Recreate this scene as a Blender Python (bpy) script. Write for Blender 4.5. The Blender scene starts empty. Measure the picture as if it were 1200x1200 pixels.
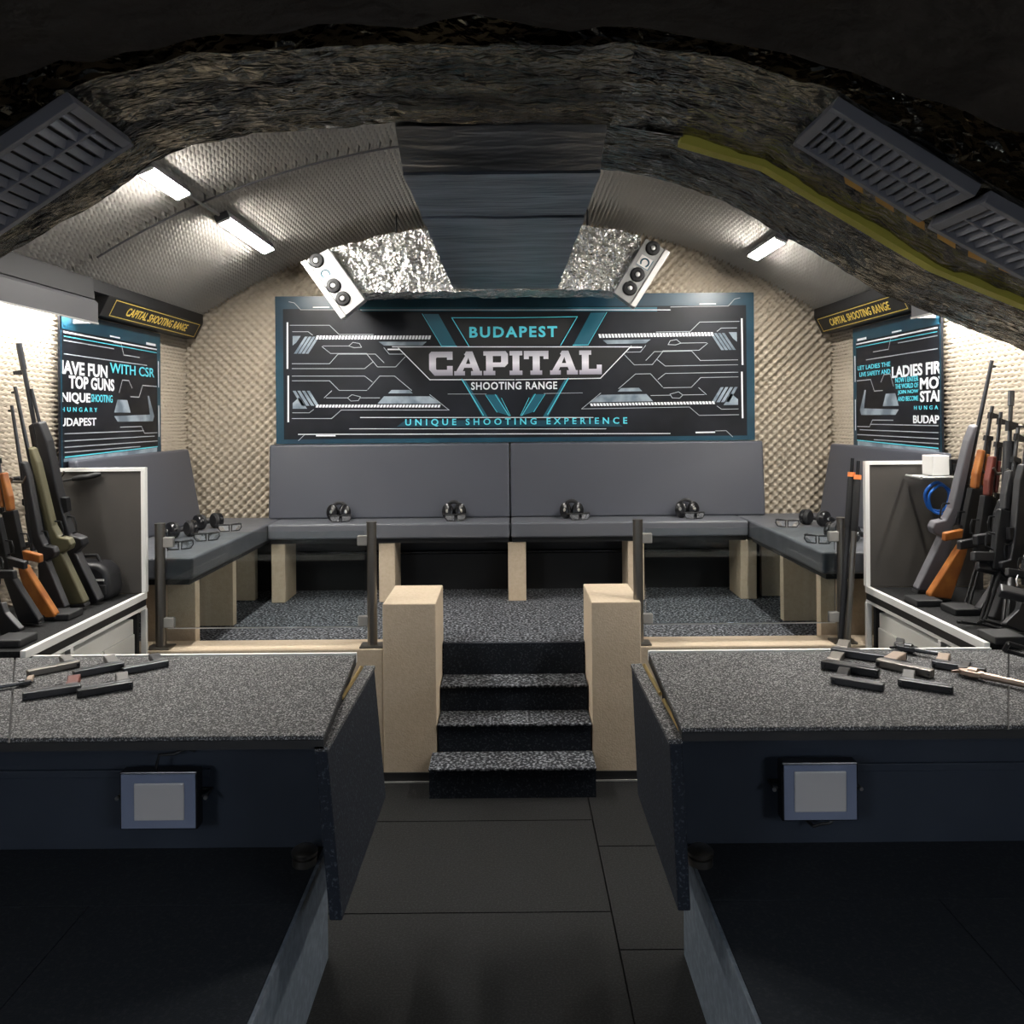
import bpy, bmesh, math, random
import numpy as np
from mathutils import Vector, Matrix
random.seed(7)
PI = math.pi
C = bpy.context.scene.collection
SC = bpy.context.scene
E = 1.70                     # eye height of the camera
A = 0.0087                   # small roll of the photograph

# ------------------------------------------------------------------ survey helpers (photo sight lines met with real planes)
def ray(u, v):
    du, dv = u - 597.0, v - 488.0
    return Vector(((du - A * dv) / 1000.0, 1.0, -(dv + A * du) / 1000.0))
def at_z(u, v, z):
    r = ray(u, v); return r * ((z - E) / r.z) + Vector((0, 0, E))
def at_x(u, v, x):
    r = ray(u, v); return r * (x / r.x) + Vector((0, 0, E))
def at_y(u, v, y):
    return ray(u, v) * y + Vector((0, 0, E))

# ------------------------------------------------------------------ materials
def mat(name, col, rough=0.5, metal=0.0, spec=0.5, noise=None, bump=None, emit=None, trans=0.0, alpha=1.0):
    """noise=(scale, col2, lo, hi, detail)  bump=(scale, strength, dist, detail)"""
    m = bpy.data.materials.new(name); m.use_nodes = True
    nt = m.node_tree; b = nt.nodes['Principled BSDF']
    b.inputs['Base Color'].default_value = (*col, 1)
    b.inputs['Roughness'].default_value = rough
    b.inputs['Metallic'].default_value = metal
    b.inputs['Specular IOR Level'].default_value = spec
    if trans: b.inputs['Transmission Weight'].default_value = trans
    if emit:
        b.inputs['Emission Color'].default_value = (*emit[0], 1); b.inputs['Emission Strength'].default_value = emit[1]
    tc = nt.nodes.new('ShaderNodeTexCoord')
    if noise:
        n = nt.nodes.new('ShaderNodeTexNoise'); n.inputs['Scale'].default_value = noise[0]
        n.inputs['Detail'].default_value = noise[4] if len(noise) > 4 else 3
        r = nt.nodes.new('ShaderNodeValToRGB')
        r.color_ramp.elements[0].position = noise[2]; r.color_ramp.elements[0].color = (*col, 1)
        r.color_ramp.elements[1].position = noise[3]; r.color_ramp.elements[1].color = (*noise[1], 1)
        nt.links.new(tc.outputs['Object'], n.inputs['Vector']); nt.links.new(n.outputs['Fac'], r.inputs['Fac'])
        nt.links.new(r.outputs['Color'], b.inputs['Base Color'])
    if bump:
        n = nt.nodes.new('ShaderNodeTexNoise'); n.inputs['Scale'].default_value = bump[0]
        n.inputs['Detail'].default_value = bump[3] if len(bump) > 3 else 3
        bp = nt.nodes.new('ShaderNodeBump'); bp.inputs['Strength'].default_value = bump[1]; bp.inputs['Distance'].default_value = bump[2]
        nt.links.new(tc.outputs['Object'], n.inputs['Vector']); nt.links.new(n.outputs['Fac'], bp.inputs['Height'])
        nt.links.new(bp.outputs['Normal'], b.inputs['Normal'])
    return m

def foil_mat(name, col, rough, scale, strength, stretch=(1, 1, 1), dark_col=None, dist=.05):
    m = mat(name, col, rough, 1.0)
    nt = m.node_tree; b = nt.nodes['Principled BSDF']
    tc = nt.nodes.new('ShaderNodeTexCoord'); mp = nt.nodes.new('ShaderNodeMapping')
    mp.inputs['Scale'].default_value = stretch
    nt.links.new(tc.outputs['Object'], mp.inputs['Vector'])
    n = nt.nodes.new('ShaderNodeTexNoise'); n.inputs['Scale'].default_value = scale * .5; n.inputs['Detail'].default_value = 8
    n.inputs['Distortion'].default_value = 1.6
    nt.links.new(mp.outputs['Vector'], n.inputs['Vector'])
    ad = nt.nodes.new('ShaderNodeMath'); ad.operation = 'ADD'; last = n.outputs['Fac']
    for k_, w_ in ((.55, .9), (1.5, .45)):
        nd = nt.nodes.new('ShaderNodeTexNoise'); nd.inputs['Scale'].default_value = scale * k_
        mxv = nt.nodes.new('ShaderNodeMixRGB'); mxv.inputs[0].default_value = .12
        v = nt.nodes.new('ShaderNodeTexVoronoi'); v.feature = 'DISTANCE_TO_EDGE'; v.inputs['Scale'].default_value = scale * k_
        ml = nt.nodes.new('ShaderNodeMath'); ml.operation = 'MULTIPLY_ADD'; ml.inputs[1].default_value = w_ * 1.6
        nt.links.new(mp.outputs['Vector'], nd.inputs['Vector']); nt.links.new(mp.outputs['Vector'], mxv.inputs[1]); nt.links.new(nd.outputs['Color'], mxv.inputs[2])
        nt.links.new(mxv.outputs[0], v.inputs['Vector']); nt.links.new(v.outputs['Distance'], ml.inputs[0]); nt.links.new(last, ml.inputs[2]); last = ml.outputs[0]
    nt.links.new(last, ad.inputs[0]); ad.inputs[1].default_value = 0
    bp = nt.nodes.new('ShaderNodeBump'); bp.inputs['Strength'].default_value = strength; bp.inputs['Distance'].default_value = dist
    nt.links.new(ad.outputs['Value'], bp.inputs['Height']); nt.links.new(bp.outputs['Normal'], b.inputs['Normal'])
    if dark_col:  # random darker patches for contrast
        n2 = nt.nodes.new('ShaderNodeTexNoise'); n2.inputs['Scale'].default_value = 5; n2.inputs['Detail'].default_value = 8
        r = nt.nodes.new('ShaderNodeValToRGB')
        r.color_ramp.elements[0].position = .35; r.color_ramp.elements[0].color = (*dark_col, 1)
        r.color_ramp.elements[1].position = .68; r.color_ramp.elements[1].color = (*col, 1)
        nt.links.new(mp.outputs['Vector'], n2.inputs['Vector']); nt.links.new(n2.outputs['Fac'], r.inputs['Fac'])
        nt.links.new(r.outputs['Color'], b.inputs['Base Color'])
    return m

M = {}
M['foam'] = mat('foam_cream', (.48, .42, .335), .95, spec=.1)
M['foamgray'] = mat('foam_gray', (.46, .44, .40), .95, spec=.1)
M['plaster'] = mat('plaster_beige', (.58, .48, .36), .9, spec=.2, noise=(60, (.52, .425, .31), .3, .7), bump=(120, .35, .005))
M['mat'] = mat('rubber_mat', (.0075, .0078, .008), .85, spec=.25, noise=(140, (.024, .024, .025), .45, .8, 4), bump=(260, .3, .004))
M['granule'] = mat('rubber_granule', (.030, .030, .031), .8, spec=.3, noise=(230, (.42, .42, .42), .49, .76, 1), bump=(200, .5, .004))
M['carpet'] = mat('carpet_fleck', (.022, .024, .028), .95, spec=.15, noise=(75, (.40, .42, .46), .48, .76, 3), bump=(110, .5, .006))
M['steprub'] = mat('step_rubber', (.006, .009, .016), .8, spec=.3, noise=(120, (.06, .075, .09), .55, .8, 3), bump=(150, .4, .004))
M['lane'] = mat('lane_mat', (.011, .014, .019), .8, spec=.3, noise=(110, (.030, .034, .040), .5, .85, 5), bump=(220, .3, .004))
M['navy'] = mat('navy_board', (.020, .028, .043), .6, spec=.4, noise=(4, (.028, .037, .054), .3, .7))
M['black'] = mat('black_matt', (.010, .010, .011), .6)
M['blacksat'] = mat('black_satin', (.007, .007, .008), .26)
M['gunmetal'] = mat('gun_metal', (.085, .087, .093), .30, .9)
M['gunblack'] = mat('gun_black', (.020, .0205, .022), .30, .4)
M['polymer'] = mat('black_polymer', (.014, .014, .016), .42)
M['silver'] = mat('steel_bright', (.55, .54, .52), .28, 1.0)
M['bronze'] = mat('steel_bronze', (.40, .31, .25), .42, 1.0)
M['olive'] = mat('olive_stock', (.105, .095, .05), .55)
M['graystock'] = mat('gray_stock', (.12, .118, .13), .5)
M['orangewood'] = mat('orange_wood', (.40, .145, .03), .35, noise=(14, (.24, .075, .018), .35, .65, 5))
M['redwood'] = mat('red_wood', (.15, .028, .018), .4, noise=(14, (.09, .018, .012), .35, .65, 5))
M['tanwood'] = mat('tan_wood', (.50, .27, .12), .45, noise=(14, (.38, .18, .07), .35, .65, 5))
M['tangrip'] = mat('tan_grip', (.32, .24, .18), .5)
M['graygrip'] = mat('gray_grip', (.12, .115, .11), .5)
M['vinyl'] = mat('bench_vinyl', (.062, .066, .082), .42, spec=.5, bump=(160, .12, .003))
M['vinyllit'] = mat('bench_vinyl_lit', (.098, .103, .118), .40, spec=.5, bump=(160, .12, .003))  # bench vinyl made paler for seats: light from above put into the colour
M['vinylside'] = mat('bench_vinyl_worn', (.09, .095, .107), .42, spec=.5, noise=(9, (.125, .13, .145), .45, .7, 6), bump=(120, .2, .003))  # paler base carries the overhead light too; the blotches are smudges
M['steel'] = mat('brushed_steel', (.22, .205, .185), .38, 1.0)
M['white'] = mat('white_enamel', (.78, .77, .74), .4)
M['locker'] = mat('locker_enamel', (.80, .79, .74), .45)
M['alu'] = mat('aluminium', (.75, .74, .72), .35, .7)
M['plate'] = mat('aluminium_plate', (.40, .40, .395), .42, .8)
M['panel'] = mat('panel_brown', (.055, .05, .045), .6, noise=(3, (.075, .068, .06), .35, .7))
M['hood'] = mat('hood_gray', (.085, .085, .09), .5)
M['grille'] = mat('grille_gray', (.15, .15, .165), .4)
M['dkgrille'] = mat('grille_core', (.008, .008, .009), .7)
M['foil'] = foil_mat('foil_silver', (.80, .78, .74), .24, 14, .8, dist=.02)
M['foilshade'] = foil_mat('foil_shaded', (.34, .31, .24), .15, 10, .9, (.6, 1.5, 1), dark_col=(.055, .055, .055), dist=.03)  # same foil as the silver one, its shade put into a darker colour
M['foilblue'] = foil_mat('foil_smooth', (.40, .43, .48), .30, 8, .5, (.4, 2.4, 1), dark_col=(.17, .185, .21), dist=.010)  # same foil again, dark bluish reflections put into the colour
M['cloth'] = mat('dark_cloth', (.022, .018, .015), .95, spec=.1, noise=(6, (.032, .027, .022), .3, .7, 6), bump=(14, .6, .03, 6))
M['yellow'] = mat('yellow_strap', (.42, .38, .06), .6)
M['gold'] = mat('gold_print', (.85, .62, .12), .4, .0)
M['bannerblack'] = mat('banner_black', (.004, .005, .008), .45, spec=.3, noise=(2.5, (.013, .015, .022), .4, .7))
M['bannerteal'] = mat('banner_teal', (.004, .032, .058), .35, noise=(3, (.008, .06, .095), .35, .7))
M['bannercyan'] = mat('banner_cyan', (.11, .66, .80), .35)
M['bannercyanmid'] = mat('banner_cyan_mid', (.014, .11, .16), .35)
M['bannerdeep'] = mat('banner_deep', (.006, .045, .07), .35)
M['bannerwhite'] = mat('banner_white', (.80, .83, .87), .35)
M['bannerline'] = mat('banner_line', (.42, .46, .50), .35)
M['bannergray'] = mat('banner_gray', (.30, .36, .42), .35, noise=(8, (.12, .16, .20), .4, .6))
M['orange'] = mat('orange_plastic', (.85, .25, .07), .5)
M['blue'] = mat('blue_cable', (.02, .16, .60), .45)
M['lens'] = mat('flood_lens', (.46, .45, .45), .35)
M['floodface'] = mat('flood_face', (.18, .21, .30), .3)
M['clear'] = mat('clear_plastic', (.9, .92, .95), .05, trans=.85)
M['lamp'] = mat('lamp_diffuser', (1, 1, 1), .4, emit=((1.0, .96, .90), 72))
M['lamphood'] = mat('lamp_tube_hood', (1, 1, 1), .4, emit=((1.0, .97, .92), 62))
M['lampfill'] = mat('lamp_tube_fill', (1, 1, 1), .4, emit=((.78, .87, 1.0), 42))
M['brass'] = mat('brass', (.7, .5, .2), .35, 1.0)
M['cable'] = mat('black_cable', (.012, .012, .012), .5)
M['conduit'] = mat('gray_conduit', (.30, .29, .27), .5)
# glass
g = bpy.data.materials.new('railing_glass'); g.use_nodes = True
nt = g.node_tree; nt.nodes.clear()
o_ = nt.nodes.new('ShaderNodeOutputMaterial'); mx = nt.nodes.new('ShaderNodeMixShader')
tr = nt.nodes.new('ShaderNodeBsdfTransparent'); gl = nt.nodes.new('ShaderNodeBsdfGlossy'); fr = nt.nodes.new('ShaderNodeFresnel')
tr.inputs['Color'].default_value = (.90, .93, .93, 1); gl.inputs['Roughness'].default_value = .02; fr.inputs['IOR'].default_value = 1.35
nt.links.new(fr.outputs[0], mx.inputs[0]); nt.links.new(tr.outputs[0], mx.inputs[1]); nt.links.new(gl.outputs[0], mx.inputs[2]); nt.links.new(mx.outputs[0], o_.inputs[0])
M['glass'] = g
# chrome lettering: a printed gradient from pale to grey that runs across the letter height
m = mat('banner_chrome', (.8, .8, .85), .35); nt = m.node_tree
tc = nt.nodes.new('ShaderNodeTexCoord'); sp = nt.nodes.new('ShaderNodeSeparateXYZ'); rp = nt.nodes.new('ShaderNodeValToRGB')
nt.links.new(tc.outputs['Generated'], sp.inputs[0]); nt.links.new(sp.outputs['Z'], rp.inputs['Fac']); nt.links.new(rp.outputs['Color'], nt.nodes['Principled BSDF'].inputs['Base Color'])
rp.color_ramp.elements[0].position = .0; rp.color_ramp.elements[0].color = (.32, .30, .38, 1)
rp.color_ramp.elements[1].position = 1.; rp.color_ramp.elements[1].color = (.42, .42, .48, 1)
e = rp.color_ramp.elements.new(.5); e.color = (.85, .83, .90, 1)
M['chrome'] = m

# ------------------------------------------------------------------ mesh builder
class MB:
    def __init__(s): s.v = []; s.f = []
    def add(s, vs, fs):
        o = len(s.v); s.v += [Vector(p) for p in vs]; s.f += [tuple(i + o for i in f) for f in fs]; return s
    def hexa(s, p):      # bottom 4 ccw, top 4 ccw
        return s.add(p, [(3, 2, 1, 0), (4, 5, 6, 7), (0, 1, 5, 4), (1, 2, 6, 5), (2, 3, 7, 6), (3, 0, 4, 7)])
    def box(s, x0, x1, y0, y1, z0, z1):
        x0, x1 = sorted((x0, x1)); y0, y1 = sorted((y0, y1)); z0, z1 = sorted((z0, z1))
        return s.hexa([(x0, y0, z0), (x1, y0, z0), (x1, y1, z0), (x0, y1, z0), (x0, y0, z1), (x1, y0, z1), (x1, y1, z1), (x0, y1, z1)])
    def prism(s, poly, a, b, axis='y'):
        def P(p, t):
            return {'y': (p[0], t, p[1]), 'x': (t, p[0], p[1]), 'z': (p[0], p[1], t)}[axis]
        n = len(poly); ar = sum(poly[i][0] * poly[(i + 1) % n][1] - poly[(i + 1) % n][0] * poly[i][1] for i in range(n))
        pl = list(poly) if (ar > 0) == (axis != 'y') else list(poly)[::-1]
        a, b = min(a, b), max(a, b)
        vs = [P(p, a) for p in pl] + [P(p, b) for p in pl]
        # orientation: loops wind ccw seen from +axis
        fs = [tuple(range(n - 1, -1, -1)), tuple(range(n, 2 * n))] + [(i, (i + 1) % n, n + (i + 1) % n, n + i) for i in range(n)]
        return s.add(vs, fs)
    def tube(s, pts, r, n=10, closed=False):
        pts = [Vector(p) for p in pts]; k = len(pts); rs = r if isinstance(r, (list, tuple)) else [r] * k
        vs = []; up = None
        for i, p in enumerate(pts):
            if closed: d = pts[(i + 1) % k] - pts[i - 1]
            else: d = pts[min(i + 1, k - 1)] - pts[max(i - 1, 0)]
            d.normalize()
            if up is None: up = Vector((0, 0, 1)) if abs(d.z) < .9 else Vector((1, 0, 0))
            a = d.cross(up)
            if a.length < 1e-5: a = d.cross(Vector((0, 1, .1)))
            a.normalize(); b = a.cross(d); up = b
            for j in range(n):
                t = 2 * PI * j / n; vs.append(p + (a * math.cos(t) + b * math.sin(t)) * rs[i])
        fs = []
        for i in range(k if closed else k - 1):
            for j in range(n):
                i2 = (i + 1) % k
                fs.append((i * n + j, i * n + (j + 1) % n, i2 * n + (j + 1) % n, i2 * n + j))
        if not closed: fs += [tuple(range(n - 1, -1, -1)), tuple((k - 1) * n + j for j in range(n))]
        return s.add(vs, fs)
    def lathe(s, prof, c=(0, 0, 0), axis=(0, 0, 1), n=20):   # prof: (r, h)
        ax = Vector(axis).normalized(); u = ax.orthogonal().normalized(); w = ax.cross(u); c = Vector(c); vs = []
        for r, h in prof:
            for j in range(n):
                t = 2 * PI * j / n; vs.append(c + ax * h + (u * math.cos(t) + w * math.sin(t)) * r)
        k = len(prof)
        fs = [(i * n + j, i * n + (j + 1) % n, (i + 1) * n + (j + 1) % n, (i + 1) * n + j) for i in range(k - 1) for j in range(n)]
        fs += [tuple(range(n - 1, -1, -1)), tuple((k - 1) * n + j for j in range(n))]
        return s.add(vs, fs)
    def build(s, name, m, parent=None, bevel=0, smooth=False, seg=2):
        me = bpy.data.meshes.new(name)
        off = Vector((0, 0, 0)); p = parent
        while p is not None: off += p.location; p = p.parent
        me.from_pydata([tuple(v - off) for v in s.v], [], s.f); me.materials.append(m)
        b = bmesh.new(); b.from_mesh(me); bmesh.ops.recalc_face_normals(b, faces=b.faces); b.to_mesh(me); b.free()
        if smooth:
            for q in me.polygons: q.use_smooth = True
            try: me.set_sharp_from_angle(angle=math.radians(40))
            except Exception: pass
        o = bpy.data.objects.new(name, me); C.objects.link(o)
        if parent: o.parent = parent
        if bevel:
            md = o.modifiers.new('Bevel', 'BEVEL'); md.width = bevel; md.segments = seg; md.limit_method = 'ANGLE'; md.angle_limit = math.radians(40)
        return o

def tag(o, label, cat, group=None, kind=None):
    o['label'] = label; o['category'] = cat
    if group: o['group'] = group
    if kind: o['kind'] = kind
    return o
def thing(name, label, cat, loc=(0, 0, 0), group=None):
    o = bpy.data.objects.new(name, None); C.objects.link(o); o.location = loc; o.empty_display_size = .05
    return tag(o, label, cat, group)
def struct(o, label=None, cat=None):
    o['kind'] = 'structure'
    o['label'] = label or o.name.replace('_', ' '); o['category'] = cat or o.name.split('_')[0]
    return o
def relabel(o, label): o['label'] = label; return o

def raw_text(body, height, width=None, bold=0.0, spacing=1.0, shear=0.0):
    """text mesh in XY: returns verts, faces; centred; cap height = height; total width = width"""
    cu = bpy.data.curves.new('lettering', 'FONT'); cu.body = body; cu.align_x = 'LEFT'; cu.size = 1; cu.offset = bold
    cu.space_character = spacing; cu.shear = shear; cu.resolution_u = 3; cu.fill_mode = 'FRONT'
    o = bpy.data.objects.new('lettering', cu); C.objects.link(o)
    dg = bpy.context.evaluated_depsgraph_get(); me = bpy.data.meshes.new_from_object(o.evaluated_get(dg))
    vs = [Vector(v.co) for v in me.vertices]; fs = [tuple(p.vertices) for p in me.polygons]
    bpy.data.objects.remove(o); bpy.data.curves.remove(cu); bpy.data.meshes.remove(me)
    xs = [v.x for v in vs]; ys = [v.y for v in vs]
    x0, x1, y0, y1 = min(xs), max(xs), min(ys), max(ys)
    sy = height / (y1 - y0); sx = (width / (x1 - x0)) if width else sy
    return [Vector(((v.x - (x0 + x1) / 2) * sx, (v.y - (y0 + y1) / 2) * sy, 0)) for v in vs], fs

def place_flat(vs2, fs, fn, name, m, parent, clip=None, t=.0015):
    """map 2D verts by fn(x,y,lift) and make a thin solid; clip=(axis, value, keep_less) in 2D"""
    b = bmesh.new(); bv = [b.verts.new(v) for v in vs2]
    for f in fs:
        try: b.faces.new([bv[i] for i in f])
        except ValueError: pass
    bmesh.ops.remove_doubles(b, verts=b.verts, dist=1e-6)
    for c in (clip or []):
        bmesh.ops.bisect_plane(b, geom=b.verts[:] + b.edges[:] + b.faces[:], plane_co=c[0], plane_no=c[1], clear_outer=True)
    b.verts.ensure_lookup_table(); b.faces.ensure_lookup_table(); b.verts.index_update()
    mb = MB(); vv = [v.co.copy() for v in b.verts]; n = len(vv)
    top = [fn(v.x, v.y, t) for v in vv]; bot = [fn(v.x, v.y, 0) for v in vv]
    fsx = [tuple(v.index for v in f.verts) for f in b.faces] + [tuple(v.index + n for v in reversed(f.verts)) for f in b.faces]
    for e in b.edges:
        if len(e.link_faces) == 1:
            i, j = e.verts[0].index, e.verts[1].index; fsx.append((i, j, j + n, i + n))
    b.free(); mb.add(top + bot, fsx)
    return mb.build(name, m, parent)

# ------------------------------------------------------------------ room
RAD, CZ, HX, YB = 3.72, -0.68, 2.19, 5.75
def vz(x, r=RAD): return math.sqrt(r * r - x * x) + CZ
SPR = vz(HX)

def foam_grid(name, fn, nu, nv, amp, fm='foam'):
    """fn(i/nu, j/nv) -> (P, N); egg-crate foam sheet, four samples per bump"""
    vs = []
    for j in range(nv + 1):
        for i in range(nu + 1):
            P, N = fn(i / nu, j / nv)
            h = math.cos(i * PI / 2) * math.cos(j * PI / 2)
            h = amp * (.5 + .5 * h)
            vs.append((P[0] + N[0] * h, P[1] + N[1] * h, P[2] + N[2] * h))
    w = nu + 1
    fs = [(j * w + i, j * w + i + 1, (j + 1) * w + i + 1, (j + 1) * w + i) for j in range(nv) for i in range(nu)]
    me = bpy.data.meshes.new(name); me.from_pydata(vs, [], fs); me.materials.append(M[fm])
    for q in me.polygons: q.use_smooth = True
    o = bpy.data.objects.new(name, me); C.objects.link(o); return o

# floor of black rubber mats: one mesh, mats separated by real joints
mb = MB(); mb.box(-HX - .03, HX + .03, -3.0, 4.36, -.06, -.008)
def mats(x0, x1, ys):
    for a_, b_ in zip(ys[:-1], ys[1:]): mb.box(x0 + .003, x1 - .003, a_ + .003, b_ - .003, -.009, 0)
mats(-.66, .335, [-3.0, -2.43, -1.76, -1.09, -.42, .25, .92, 1.59, 2.26, 2.925, 3.59, 4.05])
mats(.335, 1.0, [-3.0, -2.52, -1.87, -1.22, -.57, .08, .73, 1.38, 2.06, 2.715, 3.37, 4.02])
mats(1.0, HX, [-3.0, 0, 2.0, 4.05]); mats(-HX, -.66, [-3.0, 0, 2.0, 4.05])
struct(mb.build('floor', M['mat']), 'black rubber mat floor of the aisle')
mb = MB(); mb.box(-HX - .03, HX + .03, 4.362, YB + .035, 0, .545)
struct(mb.build('floor_platform', M['carpet']), 'raised platform with grey flecked carpet')

# shell
mb = MB(); mb.box(-HX - .2, HX + .2, YB + .06, YB + .19, 0, 3.3); struct(mb.build('wall_back', M['foam']))
mb = MB(); mb.box(-HX - .2, HX + .2, -3.15, -3.0, 0, 3.3); struct(mb.build('wall_front', M['black']))
for sgn, nm in ((-1, 'left'), (1, 'right')):
    mb = MB(); mb.box(sgn * (HX + .035), sgn * (HX + .19), -3.0, YB + .04, 0, SPR); struct(mb.build('wall_' + nm, M['foam']))
mb = MB(); N = 40
an = math.asin(HX / RAD); an += .01; arc = [((RAD + .035) * math.sin(-an + 2 * an * i / N), (RAD + .035) * math.cos(-an + 2 * an * i / N) + CZ) for i in range(N + 1)]
arc2 = [((RAD + .15) * math.sin(-an + 2 * an * i / N), (RAD + .15) * math.cos(-an + 2 * an * i / N) + CZ) for i in range(N + 1)]
mb.prism(arc + arc2[::-1], -3.0, YB + .04, 'y')
struct(mb.build('ceiling', M['foam'], smooth=False), 'barrel vault ceiling')
# foam linings
def wall_back_fn(u, v):
    return (-HX - .03 + (2 * HX + .06) * u, YB + .055, .98 + (3.06 - .98) * v), (0, -1, 0)
o = foam_grid('wall_back_foam', wall_back_fn, 292, 140, .085)
b = bmesh.new(); b.from_mesh(o.data)
bmesh.ops.delete(b, geom=[v for v in b.verts if v.co.z > vz(min(abs(v.co.x), HX)) + .08], context='VERTS')
b.to_mesh(o.data); b.free(); struct(o, 'cream egg-crate foam on the back wall', 'wall')
for (y0, y1, nv) in ((2.2, 3.985, 144), (4.015, YB, 140)):
    def fn(u, v, y0=y0, y1=y1):
        a_ = -an + 2 * an * u; s_, c_ = math.sin(a_), math.cos(a_)
        return ((RAD + .034) * s_, y0 + (y1 - y0) * v, (RAD + .034) * c_ + CZ), (-s_, 0, -c_)
    struct(foam_grid('ceiling_foam', fn, 376, nv, .065, 'foamgray'), 'cream egg-crate foam lining of the vault', 'ceiling')
for sgn, nm in ((-1, 'left'), (1, 'right')):
    def fn(u, v, sgn=sgn):
        return (sgn * (HX + .032), 2.6 + (YB + .03 - 2.6) * u, .9 + (SPR - .9) * v), (-sgn, 0, 0)
    struct(foam_grid('wall_%s_foam' % nm, fn, 252, 124, .062), 'cream egg-crate foam on the %s wall' % nm, 'wall')
# dark cornice along the springing
for sgn, nm in ((-1, 'left'), (1, 'right')):
    mb = MB(); x0, x1 = sgn * (HX - .03), sgn * (HX - .115)
    mb.prism([(sgn * 2.15, 2.36), (sgn * 2.15, 2.337), (sgn * 2.045, 2.337), (sgn * 2.045, 2.398)], 4.2, YB - .04, 'y')
    mb.prism([(sgn * 2.15, 2.36), (sgn * 2.15, 2.295), (sgn * 2.035, 2.295), (sgn * 2.045, 2.398)], 2.6, 4.2, 'y')
    struct(mb.build('trim_' + nm, M['black']), 'black cornice strip on the %s wall' % nm, 'trim')
mb = MB(); mb.box(-HX + .01, HX - .01, YB - .03, YB + .035, .545, .97); struct(mb.build('baseboard_back', M['black']))
o = MB().tube([(-1.45, YB - .06, .80), (1.45, YB - .06, .80)], .014).build('heating_pipe', M['blacksat'], smooth=True)
tag(o, 'thin dark pipe along the wall under the back bench', 'pipe')

# parapet walls and pillars of beige plaster
for sgn, nm, xi in ((-1, 'left', .60), (1, 'right', .60)):
    mb = MB(); mb.box(sgn * HX, sgn * xi, 3.985, 4.165, 0, .62); mb.box(sgn * HX, sgn * xi, 4.165, 4.362, 0, .54)
    struct(mb.build('wall_parapet_' + nm, M['plaster'], bevel=.006), 'low beige plaster wall on the %s of the stairs' % nm, 'wall')
for nm, x0, x1, sgn in (('left', -.600, -.352, -1), ('right', .375, .605, 1)):
    t = thing('stair_pillar', 'beige plaster pillar at the %s of the stairs' % nm, 'pillar', ((x0 + x1) / 2, 4.19, 0), 'pillars beside the stairs')
    MB().box(x0, x1, 3.98, 4.42, 0, .83).build('pillar_body', M['plaster'], t, bevel=.005)
    MB().box(x0 - .004, x1 + .004, 3.972, 3.98, .0, .045).build('skirting', M['black'], t)
    MB().box(x0 - .004, x1 + .004, 3.966, 3.979, .0, .006).build('edge_strip', M['alu'], t)
# stairs
t = thing('staircase', 'four black rubber steps between the beige pillars', 'stairs', (.01, 3.79, 0))
ys_ = [3.79, 3.975, 4.15, 4.36, 4.50]; zs_ = [.136, .267, .392, .546]
for i in range(4):
    x0, x1 = (-.372, .372) if i == 0 else ((-.345, .368) if i < 3 else (-.345, .368))
    z0 = 0 if i == 0 else zs_[i - 1] - .001
    mb = MB(); y1 = ys_[i + 1] + (.02 if i < 3 else 0)
    if i == 3: y1 = 4.361
    y0 = ys_[i]
    if i == 3: mb.box(x0, x1, 4.335, 4.361, .392, .548)
    else:
        mb.box(x0, x1, y0 + .012, ys_[i + 1] + .012 if i < 2 else 4.361, 0 if i == 0 else zs_[i - 1], zs_[i] - .012)
    st = mb.build('step', M['steprub'], t)
    if i < 3:
        relabel(MB().box(x0 - .002, x1 + .002, y0, (ys_[i + 1] + .012) if i < 2 else 4.336, zs_[i] - .012, zs_[i]).build('tread', M['carpet'], st, bevel=.004), 'grey flecked tread')

# ------------------------------------------------------------------ glass railings
def railing(label, xs, xg0, xg1):
    yg = 4.035
    t = thing('glass_railing', label, 'railing', ((xs[0] + xs[1]) / 2, yg, .62), 'glass railings on the low walls')
    for x, side in zip(xs, (1, -1)):
        p = MB().tube([(x, yg, .628), (x, yg, 1.205)], .0235, 16).build('post', M['steel'], t, smooth=True)
        MB().box(x - .055, x + .055, yg - .045, yg + .045, .62, .629).build('base_plate', M['steel'], p, bevel=.002)
        MB().tube([(x, yg, 1.203), (x, yg, 1.209)], .025, 16).build('post_cap', M['steel'], p, smooth=True)
        for z in (1.12, .74):
            MB().box(x + side * .018, x + side * .066, yg - .015, yg + .015, z - .024, z + .024).build('glass_clamp', M['conduit'], p, bevel=.004)
    gp = MB().box(xg0, xg1, yg - .004, yg + .004, .715, 1.165).build('glass_panel', M['glass'], t)
    MB().box(xg0, xg1, yg - .0045, yg + .0045, .710, .7148).build('edge_highlight', M['alu'], gp)  # pale strip that paints the bright highlight of the glass edge
    return t
xl0, xl1 = at_y(188, 690, 4.035).x, at_y(436, 690, 4.035).x
xr0, xr1 = at_y(748, 690, 4.035).x, at_y(987, 690, 4.035).x
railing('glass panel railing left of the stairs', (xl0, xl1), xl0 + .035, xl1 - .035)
railing('glass panel railing right of the stairs', (xr0, xr1), xr0 + .035, xr1 - .035)

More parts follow.
